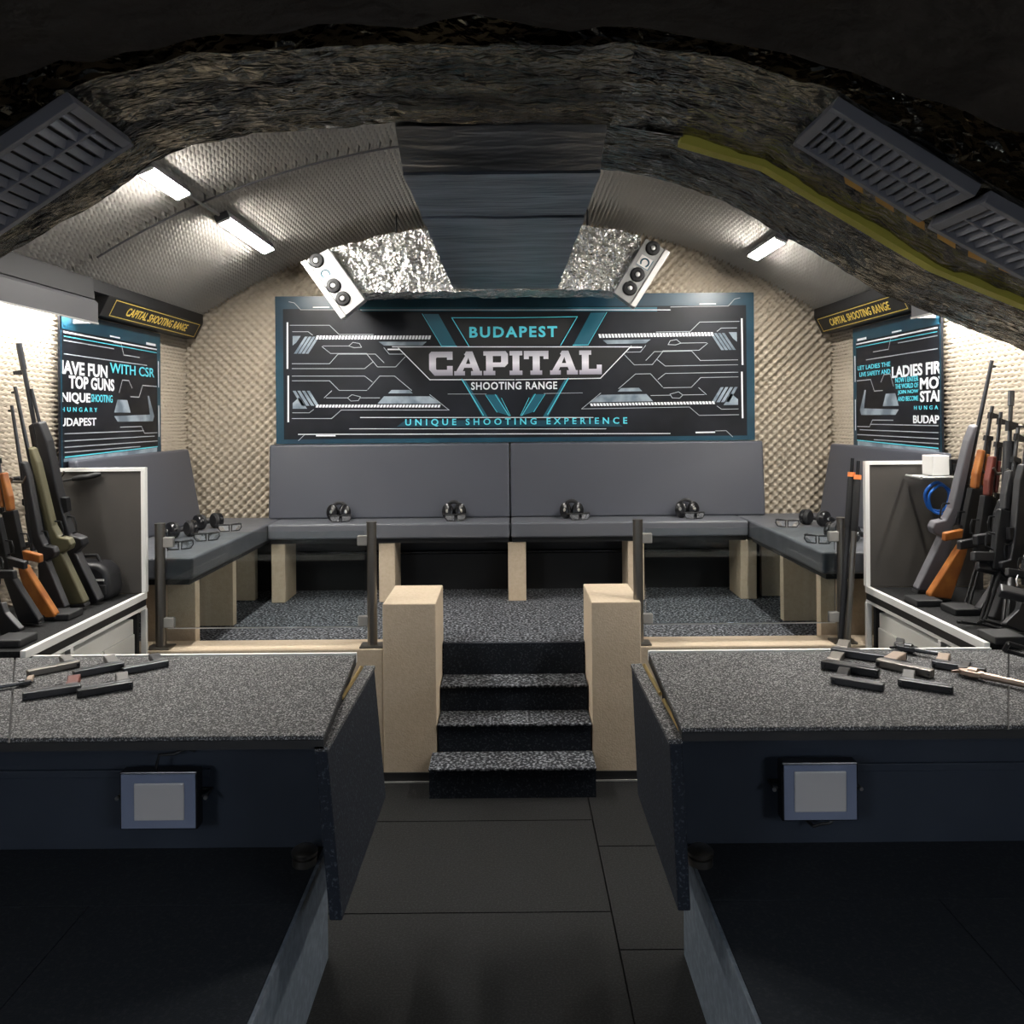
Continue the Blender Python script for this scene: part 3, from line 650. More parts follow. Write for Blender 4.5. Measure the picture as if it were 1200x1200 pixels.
# side banners
for s, nm in ((-1, 'left'), (1, 'right')):
    XB = 2.142
    Y0, Y1 = (at_x(71, 450, -XB).y, at_x(188, 450, -XB).y) if s < 0 else (at_x(1103, 450, XB).y, at_x(1000, 450, XB).y)
    Z0, Z1 = 1.47, 2.225
    t = thing('wall_banner', 'black and cyan banner with white words on the %s side wall' % nm, 'banner', (s * XB, (Y0 + Y1) / 2, 1.85), 'side wall banners')
    MB().box(s * (XB + .0005), s * (XB + .012), Y0, Y1, Z0, Z1).build('banner_panel', M['bannerblack'], t)
    # a: reading direction, 0 at the far edge going towards the near edge
    def fn(a_, b_, lift, s=s, Y1=Y1, XB=XB): return Vector((s * (XB - lift), Y1 - a_, b_))
    L = Y1 - Y0
    f = Flat(fn, .001)
    f.poly([(0, Z0), (.05, Z0), (.05, Z1), (0, Z1)]); f.poly([(.05, Z1 - .085), (L, Z1 - .085), (L, Z1), (.05, Z1)]); f.poly([(L - .012, Z0), (L, Z0), (L, Z1), (L - .012, Z1)])
    f.build('teal_border', M['bannerteal'], t)
    f = Flat(fn, .0018)
    f.poly([(.10, 1.72), (.17, 1.84), (.19, 1.84), (.16, 1.73), (.62, 1.72), (.58, 1.69), (.12, 1.69)])
    f.poly([(.42, 1.74), (.62, 1.74), (.58, 1.81), (.46, 1.81)])
    f.poly([(.06, 1.50), (L - .02, 1.50), (L - .02, 1.515), (.06, 1.53)])
    f.build('gray_plates', M['bannergray'], t)
    f = Flat(fn, .0024)
    for pl in ([(.06, 1.90), (.26, 1.90), (.31, 1.83), (.42, 1.83)], [(.40, 1.88), (.44, 1.92), (.52, 1.92), (.56, 1.85)], [(.06, 1.62), (.24, 1.62), (.28, 1.66), (.55, 1.66)],
               [(.30, 2.06), (.50, 2.06), (.53, 2.12), (.62, 2.12)], [(.2, 2.02), (L - .03, 2.02)], [(.1, 1.60), (L - .03, 1.60)], [(.06, 1.57), (L - .03, 1.57)], [(.3, 1.545), (L - .03, 1.545)], [(.25, 1.635), (L - .03, 1.635)], [(.62, 2.085), (L - .03, 2.085)]):
        f.line(pl, .0045)
    f.build('gray_lines', M['bannerline'], t)
    f = Flat(fn, .003)
    f.line([(.06, 2.125), (L - .03, 2.125)], .008); f.line([(.08, 2.15), (.20, 2.15)], .014); f.line([(.55, 2.15), (.66, 2.15)], .008); f.line([(.035, 1.9), (.035, 2.05)], .010); f.line([(.035, 1.60), (.035, 1.78)], .010); f.line([(.7, 1.49), (.82, 1.49)], .018)
    f.build('white_lines', M['bannerwhite'], t)
    f = Flat(fn, .0034); f.line([(.06, 2.105), (L - .03, 2.105)], .004); f.line([(.06, 1.535), (L - .03, 1.522)], .006); f.build('cyan_lines', M['bannercyan'], t)
    def stext(body, ua, ub, v, h, m, bold, spacing=1.0):
        # ua/ub: pixel range the words fill (may run past the near edge, cut there)
        pa, pb = at_x(ua, v, s * XB), at_x(ub, v, s * XB); vm = at_x((ua + ub) / 2, v, s * XB)
        w_ = abs(pb.y - pa.y); yc = (pa.y + pb.y) / 2; zc = vm.z
        vs, fs = raw_text(body, h, w_, bold, spacing)
        if s < 0: g_ = lambda a_, b_, l: Vector((-(XB - .0036 - l), yc + a_, zc + b_)); clip = [(Vector((Y0 + .012 - yc, 0, 0)), Vector((-1, 0, 0)))]
        else: g_ = lambda a_, b_, l: Vector((XB - .0036 - l, yc - a_, zc + b_)); clip = [(Vector((yc - Y0 - .012, 0, 0)), Vector((1, 0, 0)))]
        place_flat(vs, fs, g_, 'lettering', m, t, clip, .001)
    w_, c_ = M['bannerwhite'], M['bannercyan']
    if s < 0:
        stext('HAVE FUN', 64, 125, 432.5, .066, w_, .03); stext('WITH CSR', 128, 180, 434, .055, c_, .01)
        stext('TOP GUNS', 80, 133, 449.5, .064, w_, .03); stext('UNIQUE', 62, 105, 466.5, .056, w_, .03); stext('SHOOTING', 106, 131, 467, .040, c_, .01)
        stext('HUNGARY', 71, 113, 480, .022, c_, .01, 1.8); stext('BUDAPEST', 63, 112, 494.5, .040, w_, .02)
    else:
        stext('LET LADIES THE', 1006, 1044, 429, .026, c_, .01); stext('LIVE SAFETY AND', 1008, 1044, 437, .026, c_, .01)
        stext('LADIES FIRST', 1046, 1118, 432.5, .064, w_, .03); stext('NOW I ENTER', 1050, 1077, 444.5, .028, c_, .01); stext('THE WORLD OF', 1050, 1077, 452, .026, c_, .01)
        stext('MOVIE', 1079, 1122, 448, .062, w_, .03); stext('JOIN NOW', 1053, 1077, 459.5, .026, c_, .01); stext('AND BECOME', 1053, 1077, 467, .026, c_, .01)
        stext('STARS', 1079, 1113, 464, .058, w_, .03); stext('HUNGARY', 1072, 1112, 477.5, .020, c_, .01, 1.8); stext('BUDAPEST', 1071, 1118, 491.5, .042, w_, .02)

# ------------------------------------------------------------------ ducts
from mathutils import noise as NZ
def duct_mesh(bot, thick, y0, y1, amp=.008, step=.026, topcap=None):
    """closed duct running across the room: bot = [(x, z)] polyline of its underside"""
    xs = []
    for (a0, b0), (a1, b1) in zip(bot[:-1], bot[1:]):
        n = max(1, int(math.hypot(a1 - a0, b1 - b0) / step)); xs += [(a0 + (a1 - a0) * i / n, b0 + (b1 - b0) * i / n) for i in range(n)]
    xs.append(bot[-1]); ny = max(2, int((y1 - y0) / step)); nz = 12
    mb = MB(); loops = []
    for x, z in xs:
        zt = min(z + thick, vz(min(abs(x), HX)) - .035) if topcap is None else topcap(x)
        zt = max(zt, z + .03)
        lp = [(x, y0 + (y1 - y0) * i / ny, z) for i in range(ny + 1)]
        lp += [(x, y1, z + (zt - z) * i / nz) for i in range(1, nz)]
        lp += [(x, y1, zt), (x, y0, zt)]
        lp += [(x, y0, zt + (z - zt) * i / nz) for i in range(1, nz)]
        loops.append(lp)
    m_ = len(loops[0]); vs = []
    for lp in loops:
        for i, p in enumerate(lp):
            p = Vector(p)
            if p.z < vz(min(abs(p.x), HX)) - .10:
                d = NZ.noise_vector(p * 9) * amp + NZ.noise_vector(p * 31) * amp * .75
                p += Vector((0, d.y * .6, d.z))
            vs.append(p)
    fs = [(i * m_ + j, i * m_ + (j + 1) % m_, (i + 1) * m_ + (j + 1) % m_, (i + 1) * m_ + j) for i in range(len(loops) - 1) for j in range(m_)]
    fs += [tuple(range(m_)), tuple((len(loops) - 1) * m_ + j for j in reversed(range(m_)))]
    return mb.add(vs, fs)

LB = [(-2.10, 1.84), (-1.85, 1.98), (-1.52, 2.18), (-1.267, 2.325), (-1.01, 2.49), (-.757, 2.55), (-.4, 2.575), (0, 2.575), (.31, 2.57)]
RB = [(.285, 2.574), (.52, 2.535), (.77, 2.46), (1.0, 2.32), (1.28, 2.15), (1.54, 2.04), (1.81, 1.93), (2.10, 1.80)]
o = duct_mesh(LB, .34, 2.0, 2.545, .010).build('ventilation_duct', M['foilshade'], None)
tag(o, 'foil wrapped duct arching across the vault towards the left wall', 'duct', 'foil wrapped ventilation ducts')
t = thing('ventilation_duct', 'foil wrapped duct with yellow strap descending to the right wall', 'duct', (1.2, 2.3, 2.2), 'foil wrapped ventilation ducts')
duct_mesh(RB, .34, 2.0, 2.55, .010).build('duct_body', M['foilshade'], t)
RB2 = [(x, z - .012 if x > .6 else z) for x, z in RB]
duct_mesh(RB2, .34, 2.60, 3.0, .008).build('duct_body', M['foilshade'], t)
mb = MB(); pl = [(x, z) for x, z in RB if x > .5]; pl2 = [(x, z) for x, z in RB if x < .6]
for (a0, b0), (a1, b1) in zip(pl[:-1], pl[1:]):
    mb.hexa([(a0, 2.552, b0 - .02), (a1, 2.552, b1 - .02), (a1, 2.598, b1 - .02), (a0, 2.598, b0 - .02), (a0, 2.552, b0 + .03), (a1, 2.552, b1 + .03), (a1, 2.598, b1 + .03), (a0, 2.598, b0 + .03)])
relabel(mb.build('strap', M['yellow'], t), 'yellow strap')
MB().hexa([(.30, 2.545, 2.568), (.525, 2.545, 2.530), (.525, 2.605, 2.530), (.30, 2.605, 2.568), (.30, 2.545, 2.66), (.525, 2.545, 2.62), (.525, 2.605, 2.62), (.30, 2.605, 2.66)]).build('joint_tape', M['foilshade'], t)
# centre duct running to the back
def grid_box(x0, x1, y0, y1, z0_, z1, amp, step=.04, rise=0):
    mb = MB(); ny = int((y1 - y0) / step); nx = int((x1 - x0) / step); vs = []; loops = []
    for j in range(ny + 1):
        y = y0 + (y1 - y0) * j / ny; z0 = z0_ + rise * (1 - j / ny)
        lp = [(x0 + (x1 - x0) * i / nx, y, z0) for i in range(nx + 1)] + [(x1, y, z0 + (z1 - z0) * i / 6) for i in range(1, 6)] + [(x1, y, z1), (x0, y, z1)] + [(x0, y, z1 + (z0 - z1) * i / 6) for i in range(1, 6)]
        loops.append(lp)
    m_ = len(loops[0])
    for lp in loops:
        for p in lp:
            p = Vector(p)
            if p.z < z1 - .02:
                d = NZ.noise_vector(p * 7) * amp; p += Vector((d.x, 0, d.z))
            vs.append(p)
    fs = [(i * m_ + j, i * m_ + (j + 1) % m_, (i + 1) * m_ + (j + 1) % m_, (i + 1) * m_ + j) for i in range(len(loops) - 1) for j in range(m_)]
    fs += [tuple(range(m_)), tuple((len(loops) - 1) * m_ + j for j in reversed(range(m_)))]
    return mb.add(vs, fs)
t = thing('ventilation_duct', 'flat blue-black duct running down the middle of the vault to the banner', 'duct', (0, 3.9, 2.5), 'foil wrapped ventilation ducts')
for y0, y1, dz in ((2.56, 2.735, .012), (2.75, 3.325, .006), (3.34, 5.19, 0)):
    grid_box(-.333, .300, y0, y1, 2.475 + dz, 2.94, .005, rise=.085 if y0 < 2.6 else 0).build('duct_body', M['foilblue'], t, smooth=True)
MB().box(-.325, .292, 2.7355, 2.7495, 2.490, 2.93).build('joint', M['black'], t); MB().box(-.325, .292, 3.3255, 3.3395, 2.487, 2.93).build('joint', M['black'], t)
# silver plenum across the end with the nozzle plates
t = thing('air_plenum', 'crumpled silver foil air box under the vault above the banner', 'duct', (0, 5.35, 2.5))
PB = [(-.93, 2.43), (-.80, 2.465), (0, 2.468), (.56, 2.465), (.66, 2.43)]
def ptop(x): return 2.905 - .05 * abs(x) - .10 * x * x
duct_mesh([(-1.08, 2.66), (-.95, 2.45), (-.80, 2.465), (0, 2.468), (.56, 2.465), (.66, 2.44), (.81, 2.68)], .4, 5.2, 5.5, .016, .024, ptop).build('plenum_body', M['foil'], t)
for xh in (-.7, .5): MB().tube([(xh, 5.35, 2.80), (xh, 5.35, vz(xh) - .002)], .006, 8).build('hanger', M['black'], t)
for nm, q, discs, lab in (('left', [(353, 308), (385, 291), (428, 351), (400, 374)], [(371, 305.5), (391, 335), (402, 350)], (381.5, 321)),
                          ('right', [(785, 296), (757, 279), (719, 343), (744, 361)], [(765, 291), (747, 322), (738, 338)], (755.5, 308))):
    P = [at_y(u, v, 5.12) for u, v in q]
    mb = MB(); mb.hexa([(p.x, 5.12, p.z) for p in P] + [(p.x, 5.20, p.z) for p in P]); pp = mb.build('nozzle_plate', M['plate'], t, bevel=.004)
    c0 = sum(P, Vector()) / 4
    # raised rim along the outer edge
    a_, b_ = P[0], P[3]; ctr = c0
    inn = [a_ + (ctr - a_) * .0, b_ + (ctr - b_) * .0]
    dirn = (P[1] - P[0]).normalized() * .035
    mb = MB(); r4 = [a_, a_ + dirn, b_ + dirn, b_]
    mb.hexa([(p.x, 5.105, p.z) for p in r4] + [(p.x, 5.119, p.z) for p in r4]); mb.build('rim', M['alu'], pp, bevel=.003)
    for u, v in discs:
        c = at_y(u, v, 5.118)
        d = MB().lathe([(.044, 0), (.044, .006), (.038, .014), (.024, .016), (.014, .008)], c, (0, -1, 0), 24).build('nozzle', M['black'], t, smooth=True)
        relabel(MB().lathe([(.014, 0), (.0135, .012), (.006, .014)], c + Vector((0, -.006, 0)), (0, -1, 0), 14).build('nozzle_core', M['alu'], d, smooth=True), 'pale centre')
    c = at_y(lab[0], lab[1], 5.118); e1 = (P[3] - P[0]).normalized(); e2 = (P[1] - P[0]).normalized()
    def lp(a_, b_, l): return c + e1 * a_ + e2 * b_ + Vector((0, -l, 0))
    mb = MB(); mb.add([lp(-.036, -.04, .002), lp(.036, -.04, .002), lp(.036, .04, .002), lp(-.036, .04, .002)], [(0, 1, 2, 3)]); lb = mb.build('sticker', M['white'], t)
    f = Flat(lambda a_, b_, l: lp(a_, b_, l), .003)
    arc_ = [(.024 * math.cos(q_), .024 * math.sin(q_)) for q_ in [math.radians(50 + k * 26) for k in range(11)]]
    f.line(arc_, .009); f.line([(-.032, -.038), (.032, -.038)], .005); f.line([(.032, -.038), (.032, .038)], .004); f.build('sticker_print', M['bannercyanmid'], lb)
    s = -1 if nm == 'left' else 1
    MB().box(c.x - .05, c.x + .05, 5.2, 5.4, c.z - .05, c.z + .02).build('support', M['blacksat'], t)

# grilles
def grille(label, P0, D, L, y0, y1, n, group='plastic grilles under the ducts'):
    D = Vector((D[0], 0, D[1])).normalized(); Nn = Vector((-D.z, 0, D.x)); Nn = -Nn if Nn.z > 0 else Nn    # outward, downwards
    O = Vector((P0[0], 0, P0[1]))
    t = thing('air_grille', label, 'grille', (P0[0], (y0 + y1) / 2, P0[1]), group)
    def q(a_, y, h): return O + D * a_ + Vector((0, y, 0)) + Nn * h
    def slab(mb, a0, a1, ya, yb_, h0, h1): mb.hexa([q(a0, ya, h0), q(a1, ya, h0), q(a1, yb_, h0), q(a0, yb_, h0), q(a0, ya, h1), q(a1, ya, h1), q(a1, yb_, h1), q(a0, yb_, h1)])
    mb = MB(); slab(mb, .004, L - .004, y0 + .004, y1 - .004, -.04, -.012); mb.build('core', M['dkgrille'], t)
    mb = MB(); fw = .022
    slab(mb, 0, L, y0, y0 + fw, -.02, .012); slab(mb, 0, L, y1 - fw, y1, -.02, .012); slab(mb, 0, fw * 1.2, y0 + fw, y1 - fw, -.02, .012); slab(mb, L - fw * 1.2, L, y0 + fw, y1 - fw, -.02, .012)
    ym = (y0 + y1) / 2; slab(mb, fw, L - fw, ym - .006, ym + .006, -.012, .008)
    mb.build('frame', M['grille'], t, bevel=.002)
    for i in range(n):
        a_ = fw * 1.2 + (L - 2.4 * fw) * (i + .5) / n
        mb = MB(); w_ = (L - 2.4 * fw) / n * .36
        mb.hexa([q(a_ - w_, y0 + fw, -.010), q(a_ - w_ + .004, y0 + fw, -.013), q(a_ - w_ + .004, y1 - fw, -.013), q(a_ - w_, y1 - fw, -.010),
                 q(a_ + w_ * .4, y0 + fw, .006), q(a_ + w_ * .4 + .004, y0 + fw, .003), q(a_ + w_ * .4 + .004, y1 - fw, .003), q(a_ + w_ * .4, y1 - fw, .006)])
        mb.build('louvre', M['grille'], t)
    return t
grille('dark plastic grille on the left arm of the foil duct', (-1.02, 2.455), (-.80, -.53), .62, 2.0, 2.32, 16)
grille('dark plastic grille on the right duct, the upper of two', (.775, 2.435), (1, -.63), .40, 2.02, 2.30, 13)
grille('dark plastic grille on the right duct, the lower of two', (1.135, 2.208), (1, -.56), .52, 2.02, 2.30, 16)
# yellow black tape beside the right grilles
mb = MB()
for k in range(9):
    x0 = .92 + k * .085; zf = lambda x: np.interp(x, [p[0] for p in RB], [p[1] for p in RB]) - .016
    mb.add([(x0, 2.335, zf(x0)), (x0 + .05, 2.335, zf(x0 + .05)), (x0 + .07, 2.375, zf(x0 + .07)), (x0 + .02, 2.375, zf(x0 + .02))], [(3, 2, 1, 0)])
    mb.add([(x0, 2.335, zf(x0) + .004), (x0 + .05, 2.335, zf(x0 + .05) + .004), (x0 + .07, 2.375, zf(x0 + .07) + .004), (x0 + .02, 2.375, zf(x0 + .02) + .004)], [(0, 1, 2, 3)])
tag(mb.build('warning_tape', mat('tape_amber', (.40, .20, .02), .5)), 'amber stripes of warning tape along the right grilles', 'tape')

# dark cloth-lined arch nearest the camera
NB = [(-2.15, 1.75), (-1.5, 2.03), (-.848, 2.265), (-.635, 2.315), (-.42, 2.345), (0, 2.360), (.43, 2.315), (.86, 2.165), (1.5, 1.86), (2.15, 1.55)]
o = duct_mesh(NB, 2.0, .95, 1.42, .016, .05).build('ceiling_beam', M['cloth'], None, smooth=True); struct(o, 'dark rough arch beam across the near vault', 'beam')

# ------------------------------------------------------------------ vault lamps
def vault_lamp(label, ang_x, y0, y1, m, group='tube lamps on the vault'):
    a_ = math.asin(ang_x / RAD); Nn = Vector((-math.sin(a_), 0, -math.cos(a_))); T = Vector((math.cos(a_), 0, -math.sin(a_)))
    O = Vector((RAD * math.sin(a_), 0, RAD * math.cos(a_) + CZ)) + Nn * .028
    t = thing('tube_lamp', label, 'lamp', (O.x, (y0 + y1) / 2, O.z), group)
    def q(a, y, h): return O + T * a + Vector((0, y, 0)) + Nn * h
    def slab(w0, w1, ya, yb_, h0, h1): return MB().hexa([q(w0, ya, h0), q(w1, ya, h0), q(w1, yb_, h0), q(w0, yb_, h0), q(w0, ya, h1), q(w1, ya, h1), q(w1, yb_, h1), q(w0, yb_, h1)])
    slab(-.036, .036, y0 - .02, y1 + .02, .0, .036).build('housing', M['hood'], t, bevel=.003)
    slab(-.031, .031, y0, y1, .0362, .044).build('diffuser', m, t, bevel=.002)
    for y in (y0 - .02, y1): slab(-.033, .033, y, y + .0195, .0362, .044).build('end_cap', M['white'], t)
    return O
def lamp_y(u, v, x):   # where the sight line meets the vault
    r = ray(u, v); lo, hi = .5, 6
    for _ in range(60):
        mid = (lo + hi) / 2; p = r * mid
        if math.hypot(p.x, p.z + E - CZ) < RAD - .04: lo = mid
        else: hi = mid
    return (r * lo).y
O = vault_lamp('tube lamp on the left of the vault, the nearer of two', -1.455, lamp_y(165, 195, 0), lamp_y(210, 224, 0), M['lamp'])
vault_lamp('tube lamp on the left of the vault, the farther of two', -1.44, lamp_y(263, 252, 0), lamp_y(316, 288, 0), M['lamp'])
vault_lamp('tube lamp on the right of the vault', 1.52, lamp_y(922, 279, 0), lamp_y(870, 291, 0), M['lamp'])
vault_lamp('tube lamp on the right of the vault hidden above the strapped duct', 1.52, 3.15, 3.8, M['lamp'])
for s_, nm_ in ((-1, 'left'), (1, 'right')):  # unseen lamps added to brighten the near lanes and ducts
    t = thing('wall_lamp', 'added cold tube lamp, unseen, on the %s wall behind the camera' % nm_, 'lamp', (s_ * 2.15, -.9, 1.75), 'added fill lamps')
    MB().box(s_ * 2.188, s_ * 2.15, -2.0, .1, 1.70, 1.80).build('housing', M['hood'], t, bevel=.003)
    MB().tube([(s_ * 2.135, -1.95, 1.75), (s_ * 2.135, .05, 1.75)], .022, 12).build('tube', M['lampfill'], t, smooth=True)

o = MB().tube([(O.x, lamp_y(210, 224, 0) + .03, O.z - .005), (O.x + .01, lamp_y(263, 252, 0) - .03, O.z - .005)], .009, 8).build('lamp_conduit', M['conduit'], smooth=True)
tag(o, 'grey conduit between the two left tube lamps', 'conduit')
pts = []
for i in range(25):
    a_ = -.55 + .42 * i / 24; pts.append(((RAD - .035) * math.sin(a_), 4.0, (RAD - .035) * math.cos(a_) + CZ))
o = MB().tube(pts, .005, 8).build('ceiling_conduit', M['hood'], smooth=True); tag(o, 'thin conduit across the foam joint of the left vault', 'conduit')
# ------------------------------------------------------------------ long guns (profile x along the barrel from butt to muzzle, z up)
def rod(x0, z0, x1, z1, r, n=10): return MB().tube([(x0, 0, z0), (x1, 0, z1)], r, n)
def P_(poly, w): return MB().prism(poly, -w, w, 'y')
def guard(x0, x1, z0, z1):
    return MB().tube([(x0, 0, z0), (x0 + .005, 0, z1), ((x0 + x1) / 2, 0, z1 - .004), (x1 - .005, 0, z1), (x1, 0, z0)], .004, 6)
def bolt_rifle(t, st, L=1.10, ring=False):
    P_([(0, -.02), (0, -.145), (.012, -.15), (.26, -.075), (.275, -.125), (.30, -.14), (.33, -.13), (.345, -.075), (.40, -.055), (.72, -.042), (.79, -.028), (.80, -.006), (.36, -.006), (.31, -.028), (.27, -.03), (.24, -.014)], .021).build('stock', st, t, bevel=.008, seg=3)
    P_([(-.016, -.018), (-.016, -.15), (.001, -.148), (.001, -.02)], .021).build('butt_pad', M['black'], t, bevel=.004)
    MB().tube([(.50, 0, .012), (.78, 0, .012), (L, 0, .012)], [.013, .010, .0085], 12).build('barrel', M['gunmetal'], t, smooth=True)
    rod(.32, .012, .52, .012, .017, 12).build('receiver', M['gunmetal'], t, smooth=True)
    MB().tube([(.36, -.01, .014), (.355, -.035, .0), (.35, -.055, -.02)], .005, 8).build('bolt_handle', M['gunmetal'], t, smooth=True)
    guard(.34, .42, -.058, -.092).build('trigger_guard', M['gunblack'], t)
    mb = P_([(L - .035, .018), (L - .02, .018), (L - .022, .038), (L - .03, .038)], .004); mb.build('front_sight', M['gunblack'], t)
    mb = P_([(.56, .022), (.60, .022), (.60, .032), (.57, .036)], .006); mb.build('rear_sight', M['gunblack'], t)
def service_rifle(t, st):      # long military rifle with flash hider and box magazine
    P_([(0, -.03), (0, -.15), (.014, -.155), (.22, -.085), (.25, -.13), (.28, -.13), (.30, -.075), (.42, -.06), (.70, -.05), (.78, -.03), (.78, .0), (.46, .004), (.32, -.012), (.25, -.03), (.20, -.03)], .022).build('stock', st, t, bevel=.007, seg=3)
    P_([(.46, .004), (.78, .002), (.77, .03), (.48, .034)], .018).build('handguard', M['polymer'], t, bevel=.006)
    MB().tube([(.76, 0, .012), (1.00, 0, .012), (1.002, 0, .012), (1.11, 0, .012)], [.009, .009, .0125, .0125], 12).build('barrel', M['gunmetal'], t, smooth=True)
    P_([(.28, -.03), (.48, -.03), (.48, .03), (.44, .042), (.30, .03)], .016).build('receiver', M['gunmetal'], t, bevel=.004)
    P_([(.39, -.05), (.46, -.05), (.455, -.085), (.395, -.08)], .013).build('magazine', M['gunblack'], t, bevel=.003)
    P_([(.98, .02), (1.0, .02), (.998, .062), (.984, .062)], .007).build('front_sight', M['gunblack'], t)
    rod(.78, -.014, .92, -.006, .007).build('gas_cylinder', M['gunmetal'], t, smooth=True)
    guard(.30, .375, -.06, -.095).build('trigger_guard', M['gunblack'], t)
def assault_rifle(t, wood, st=None, folding=False):      # curved magazine pattern
    st = st or wood
    if folding:
        mb = MB(); mb.tube([(.27, .012, -.01), (.02, .012, -.06), (.0, .012, -.16)], .006, 8); mb.tube([(.27, -.012, -.01), (.02, -.012, -.06), (.0, -.012, -.16)], .006, 8); mb.build('folding_stock', M['gunblack'], t, smooth=True)
    else:
        P_([(0, -.055), (0, -.17), (.015, -.175), (.26, -.05), (.27, -.012), (.22, -.012)], .019).build('stock', st, t, bevel=.007, seg=3)
        P_([(-.008, -.055), (-.008, -.172), (.001, -.172), (.001, -.055)], .019).build('butt_plate', M['gunmetal'], t, bevel=.002)
    P_([(.26, -.05), (.26, .0), (.28, .028), (.50, .028), (.53, .02), (.53, -.045), (.40, -.05)], .017).build('receiver', M['gunblack'], t, bevel=.005)
    P_([(.53, -.030), (.60, -.036), (.715, -.026), (.715, -.004), (.53, -.004)], .019).build('lower_handguard', wood, t, bevel=.008, seg=3)
    P_([(.55, .013), (.70, .013), (.70, .028), (.55, .030)], .015).build('upper_handguard', wood, t, bevel=.007, seg=3)
    rod(.53, .004, .925, .004, .0085, 12).build('barrel', M['gunmetal'], t, smooth=True)
    rod(.70, .026, .775, .022, .009, 10).build('gas_tube', M['gunblack'], t, smooth=True)
    P_([(.76, -.008), (.785, -.008), (.785, .03), (.765, .032)], .010).build('gas_block', M['gunblack'], t)
    P_([(.865, -.008), (.895, -.008), (.892, .03), (.888, .064), (.876, .064), (.87, .03)], .008).build('front_sight', M['gunblack'], t)
    P_([(.29, -.048), (.335, -.048), (.305, -.145), (.265, -.14)], .014).build('pistol_grip', st if not folding else M['polymer'], t, bevel=.006)
    guard(.345, .415, -.05, -.085).build('trigger_guard', M['gunblack'], t)
    P_([(.51, .026), (.55, .026), (.55, .046), (.53, .05)], .008).build('rear_sight', M['gunblack'], t)
def carbine(t, ring=True, st=None):      # flat-top carbine with tube stock
    P_([(0, -.005), (0, -.115), (.012, -.12), (.10, -.055), (.15, -.045), (.15, .0)], .017).build('stock', st or M['polymer'], t, bevel=.005)
    rod(.14, -.012, .25, -.006, .014, 12).build('buffer_tube', M['gunblack'], t, smooth=True)
    P_([(.235, -.035), (.25, .022), (.43, .022), (.43, -.03), (.38, -.05), (.30, -.055)], .016).build('receiver', M['gunblack'], t, bevel=.004)
    mb = rod(.43, .0, .66, .0, .023, 12); mb.build('handguard', M['polymer'], t, smooth=True)
    mb = MB()
    for k in range(8): mb.box(.26 + k * .05, .285 + k * .05, -.010, .010, .020, .030)
    mb.build('rail', M['gunblack'], t)
    MB().tube([(.66, 0, 0), (.80, 0, 0), (.802, 0, 0), (.86, 0, 0)], [.008, .008, .012, .012], 12).build('barrel', M['gunmetal'], t, smooth=True)
    mb = P_([(.70, -.014), (.74, -.014), (.735, .03), (.715, .03)], .009)
    if ring: mb.tube([(.725, .018 * math.cos(q), .052 + .022 * math.sin(q)) for q in [2 * PI * k / 12 for k in range(12)]], .004, 6, True)
    mb.build('front_sight', M['gunblack'], t)
    P_([(.265, -.05), (.305, -.05), (.285, -.145), (.245, -.14)], .014).build('pistol_grip', M['polymer'], t, bevel=.006)
    guard(.305, .365, -.052, -.08).build('trigger_guard', M['gunblack'], t)
def submachine_gun(t, mag_m=None):
    mb = MB(); mb.tube([(.22, .014, .0), (.02, .014, -.01), (.0, .014, -.10)], .006, 8); mb.tube([(.22, -.014, .0), (.02, -.014, -.01), (.0, -.014, -.10)], .006, 8); mb.tube([(.0, -.014, -.10), (.0, .014, -.10)], .007, 8)
    mb.build('wire_stock', M['gunblack'], t, smooth=True)
    rod(.20, .006, .50, .006, .022, 14).build('receiver', M['gunblack'], t, smooth=True)
    P_([(.24, -.01), (.40, -.01), (.39, -.045), (.26, -.045)], .014).build('lower_receiver', M['gunblack'], t, bevel=.004)
    P_([(.26, -.04), (.30, -.04), (.275, -.13), (.235, -.125)], .014).build('pistol_grip', M['polymer'], t, bevel=.006)
    rod(.50, .006, .66, .006, .010, 12).build('barrel', M['gunmetal'], t, smooth=True)
    P_([(.60, .01), (.62, .01), (.617, .045), (.605, .045)], .006).build('front_sight', M['gunblack'], t)
    P_([(.45, -.015), (.56, -.012), (.56, .022), (.45, .026)], .022).build('handguard', M['polymer'], t, bevel=.006)
    guard(.305, .375, -.045, -.075).build('trigger_guard', M['gunblack'], t)

